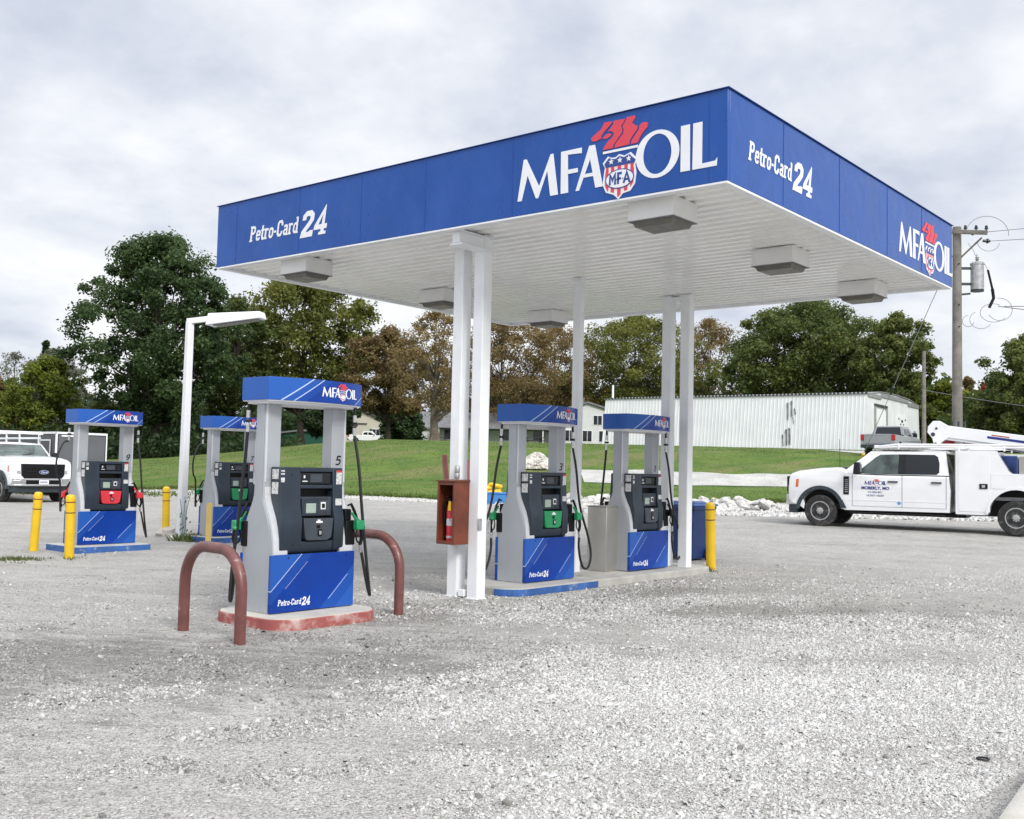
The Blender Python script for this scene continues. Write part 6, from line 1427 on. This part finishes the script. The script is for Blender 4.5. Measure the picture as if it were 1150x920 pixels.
for (ua, va, ub, vb, wd, st_) in ((500, 912, 860, 790, .16, .9), (860, 790, 1010, 755, .2, .5), (230, 828, 440, 800, .13, .8), (640, 792, 1000, 690, .2, .8), (470, 775, 660, 728, .2, .7), (300, 880, 520, 850, .12, .6), (60, 790, 210, 772, .2, .5), (20, 880, 200, 858, .12, .6), (560, 700, 820, 668, .25, .5)):
    A3, B3 = onz(ua, va), onz(ub, vb); ex_, ey_ = B3.x-A3.x, B3.y-A3.y; L_ = ex_*ex_+ey_*ey_; tt = np.clip(((x-A3.x)*ex_+(y-A3.y)*ey_)/L_, 0, 1)
    dist = np.hypot(x-A3.x-tt*ex_, y-A3.y-tt*ey_)+(vnoise(x+20, y+20, 3.1, 6)-.5)*.35; prob = np.minimum(1, prob+st_*np.exp(-(np.maximum(dist, 0)/wd)**2))
keep = rng.random(len(s)) < prob*.64
for (x0, x1, y0, y1) in ((6.3, 7.66, 8.06, 9.26), (10.1, 15.2, 8.3, 9.62), (2, 9, -.6, 1.6)): keep &= ~((x > x0) & (x < x1) & (y > y0) & (y < y1))
x, y, d, dens = x[keep], y[keep], d[keep], dens[keep]; n = len(x)
size = np.clip(rng.lognormal(-4.55, .50, n), .005, .055)*(1+.025*d)
scatter_stones('gravel_stones', np.stack([x, y], 1), size, np.clip(rng.normal(.47, .22, n)+(dens-.55)*.5, 0, 1), SM, 22, 'loose pale crushed stone scattered over the lot')
print('stones', n)
P_ = []; 
for (X_, Y_, rx_, ry_, an_, st_), cnt in zip(DARKS, (52000, 34000, 15000, 12000, 9000)):
    a_ = rng.random(cnt)*2*pi; r_ = np.sqrt(rng.random(cnt))*1.25; e1 = r_*np.cos(a_)*rx_; e2 = r_*np.sin(a_)*ry_
    q_ = np.stack([X_+e1*cos(an_)-e2*sin(an_), Y_+e1*sin(an_)+e2*cos(an_)], 1); P_.append(q_[rng.random(cnt) < np.clip(1.25-r_, .05, 1)*np.clip((vnoise(q_[:, 0]+60, q_[:, 1]+60, 2.4, 9)-.30)*2.6, .08, 1)])
q_ = np.concatenate(P_); kp = np.ones(len(q_), bool)
for (x0, x1, y0, y1) in ((6.3, 7.66, 8.06, 9.26), (10.1, 15.2, 8.3, 9.62), (2, 9, -.6, 1.6)): kp &= ~((q_[:, 0] > x0) & (q_[:, 0] < x1) & (q_[:, 1] > y0) & (q_[:, 1] < y1))
q_ = q_[kp]; scatter_stones('dirt_clods', q_, np.clip(rng.lognormal(-4.2, .5, len(q_)), .006, .06), np.clip(rng.normal(.10, .12, len(q_)), 0, 1), SM, 23, 'damp dark clods and grit in the packed dirt patches')
# row of rubble beyond the lot
rk_mat = mat('limestone_rock', (.58, .565, .54), .9, var=.25, vs=3.5, dirt=((.33, .30, .26), 5, .56, .7), bs=.8, bscale=9)
protos = []
for k in range(9):
    mb = MB(); mb.lump((0, 0, 0), .5, 40+k, .62, 5); me = mb.build('rock', rk_mat, None, smooth=False); protos.append(me.data); bpy.data.objects.remove(me)
rr = random.Random(5)
def rock_at(u, d, r, lift):
    p = sd(u, d, lift); o = bpy.data.objects.new('rock', rr.choice(protos)); COL.objects.link(o); o.location = p; o.scale = (r*rr.uniform(.8, 1.3), r*rr.uniform(.7, 1.1), r*rr.uniform(.6, 1.1)); o.rotation_euler = (rr.uniform(-.6, .6), rr.uniform(-.6, .6), rr.uniform(0, 6.3))
    tag(o, 'white limestone rock in the rubble row between the lot and the grass', 'rock', 'limestone rocks in the rubble row')
for k in range(230):
    u = rr.uniform(640, 905); f = rr.random(); d = 32.2+f*6.2; rock_at(u, d, rr.uniform(.22, .60), .05+.28*math.sin(min(1, f*1.2)*pi)**.8*rr.random())
for k in range(24): rock_at(rr.uniform(905, 1120), 31+rr.random()*5, rr.uniform(.2, .5), .05)
rng = np.random.default_rng(31); n = 26000; u = rng.uniform(560, 1180, n); dd_ = 31.2+rng.random(n)*7.6; keep = (rng.random(n) < np.where(u < 660, .22, 1)*np.where(u > 905, .6, 1)); u, dd_ = u[keep], dd_[keep]; s = (u-575)/FPX*dd_
x = LAT.x*s+DEP.x*dd_; y = LAT.y*s+DEP.y*dd_; scatter_stones('rubble', np.stack([x, y], 1), rng.uniform(.06, .22, len(x)), np.clip(rng.normal(.68, .22, len(x)), 0, 1), SM, 33, 'small broken rubble between the larger rocks')
rng = np.random.default_rng(35); n = 9000; u = rng.uniform(150, 640, n); e_ = np.interp(u, [160, 280, 440, 560, 640], [46.2, 42.4, 39, 37.2, 38]); dd_ = e_-np.abs(rng.normal(size=n))*.9; s = (u-575)/FPX*dd_
x = LAT.x*s+DEP.x*dd_; y = LAT.y*s+DEP.y*dd_; scatter_stones('rubble', np.stack([x, y], 1), rng.uniform(.03, .10, n), np.clip(rng.normal(.7, .2, n), 0, 1), SM, 36, 'pale loose stone along the front of the lawn')

# concrete kerb corner at the lower right and the small ring
k0, k1 = onz(1150, 868, .10), onz(1112, 920, .10); dv = (k0-k1).normalized(); nv_ = Vector((dv.y, -dv.x, 0)); 
mb = MB(); A_ = k1-dv*7; B_ = k0+dv*7
pr = [(0, -.06), (0, .045), (.015, .078), (.05, .098), (.12, .105), (1.6, .11), (1.6, -.06)]
mb.prism(pr, lambda a, b, t: tuple(A_.lerp(B_, t)+nv_*a+Vector((0, 0, b-A_.z))) if 0 else ((A_.lerp(B_, t)+nv_*a).x, (A_.lerp(B_, t)+nv_*a).y, b), 0, 1)
tag(mb.build('concrete_kerb', 'concw', None), kind='structure')
p = onz(1104, 852, .01); mb = MB(); n = 24; mb.tube([p+LAT*.032*cos(2*pi*k/n)+DEP*.028*sin(2*pi*k/n) for k in range(n+1)], .006, 6); tag(mb.build('rubber_ring', 'ring'), 'small black rubber ring lying on the gravel near the kerb corner', 'ring')

# ------------------------------------------------------------------ sky and sun
SUN_EL, SUN_AZ = radians(38), YAW+radians(180+28)     # behind the viewer's right shoulder... direction towards the sun
sdv_ = Vector((cos(SUN_AZ)*cos(SUN_EL), sin(SUN_AZ)*cos(SUN_EL), sin(SUN_EL)))
sl = bpy.data.lights.new('sun', 'SUN'); so = bpy.data.objects.new('sun', sl); COL.objects.link(so); sl.energy = 2.3; sl.angle = radians(18); sl.color = (1, .965, .91)
so.rotation_euler = sdv_.to_track_quat('Z', 'Y').to_euler(); so.location = (0, 0, 30)
W = bpy.data.worlds.new('World'); SC.world = W; W.use_nodes = True; n = W.node_tree; bg = n.nodes['Background']
sky = n.nodes.new('ShaderNodeTexSky'); sky.sky_type = 'NISHITA'; sky.sun_disc = False; sky.sun_elevation = SUN_EL; sky.sun_rotation = pi/2-SUN_AZ
tc = n.nodes.new('ShaderNodeTexCoord'); sp = N(n, 'ShaderNodeSeparateXYZ'); n.links.new(tc.outputs['Generated'], sp.inputs[0])
zz = mth(n, 'ADD', mth(n, 'MAXIMUM', sp.outputs[2], 0), .30)
cb = n.nodes.new('ShaderNodeCombineXYZ'); n.links.new(mth(n, 'DIVIDE', sp.outputs[0], zz), cb.inputs[0]); n.links.new(mth(n, 'DIVIDE', sp.outputs[1], zz), cb.inputs[1])
def cmap(off, sc):
    m_ = N(n, 'ShaderNodeMapping'); m_.inputs['Location'].default_value = off; m_.inputs['Scale'].default_value = sc; n.links.new(cb.outputs[0], m_.inputs[0]); return m_.outputs[0]
c1 = noise(n, cmap((3.1, 7.7, 0), (1, 1, 1)), 2.1, 9, .55, .15); c2 = noise(n, cmap((11, 2, 0), (1, 1, 1)), .95, 5, .5, .1); c3 = noise(n, cmap((5, 5, 0), (1, 1, 1)), 5.5, 7, .6, .2)
dens = mth(n, 'ADD', mth(n, 'MULTIPLY', c1, .62), mth(n, 'ADD', mth(n, 'MULTIPLY', c2, .30), mth(n, 'MULTIPLY', c3, .14)))
cl = ramp(n, dens, [(.40, (.50, .55, .67)), (.46, (.60, .64, .735)), (.52, (.72, .75, .815)), (.58, (.84, .86, .895)), (.64, (.95, .955, .97))])
skyc = mixc(n, 1.0, sky.outputs[0], (.10, .10, .10), 'MULTIPLY')
col = mixc(n, .95, skyc, cl)
up_ = ramp(n, sp.outputs[2], [(0, 1.0), (.42, 1.0), (.75, 1.0)]); gain = N(n, 'ShaderNodeMapRange'); gain.inputs['From Min'].default_value = .42; gain.inputs['From Max'].default_value = .85; gain.inputs['To Min'].default_value = 1; gain.inputs['To Max'].default_value = 1.95; n.links.new(sp.outputs[2], gain.inputs[0])
vm = N(n, 'ShaderNodeVectorMath'); vm.operation = 'SCALE'; n.links.new(col, vm.inputs[0]); n.links.new(gain.outputs[0], vm.inputs['Scale'])
n.links.new(vm.outputs[0], bg.inputs['Color']); bg.inputs['Strength'].default_value = 1.0
# the sky colour is scaled by .10 above, so the background strength stays at 1
vs_ = SC.view_settings; vs_.view_transform = 'Standard'; vs_.look = 'None'; vs_.exposure = .20; vs_.gamma = 1; vs_.use_curve_mapping = False
SC.render.engine = 'CYCLES'; SC.cycles.use_denoising = True; SC.cycles.max_bounces = 6; SC.cycles.diffuse_bounces = 3; SC.cycles.glossy_bounces = 3; SC.cycles.transparent_max_bounces = 6
try: SC.cycles.use_adaptive_sampling = True; SC.cycles.adaptive_threshold = .015
except Exception: pass
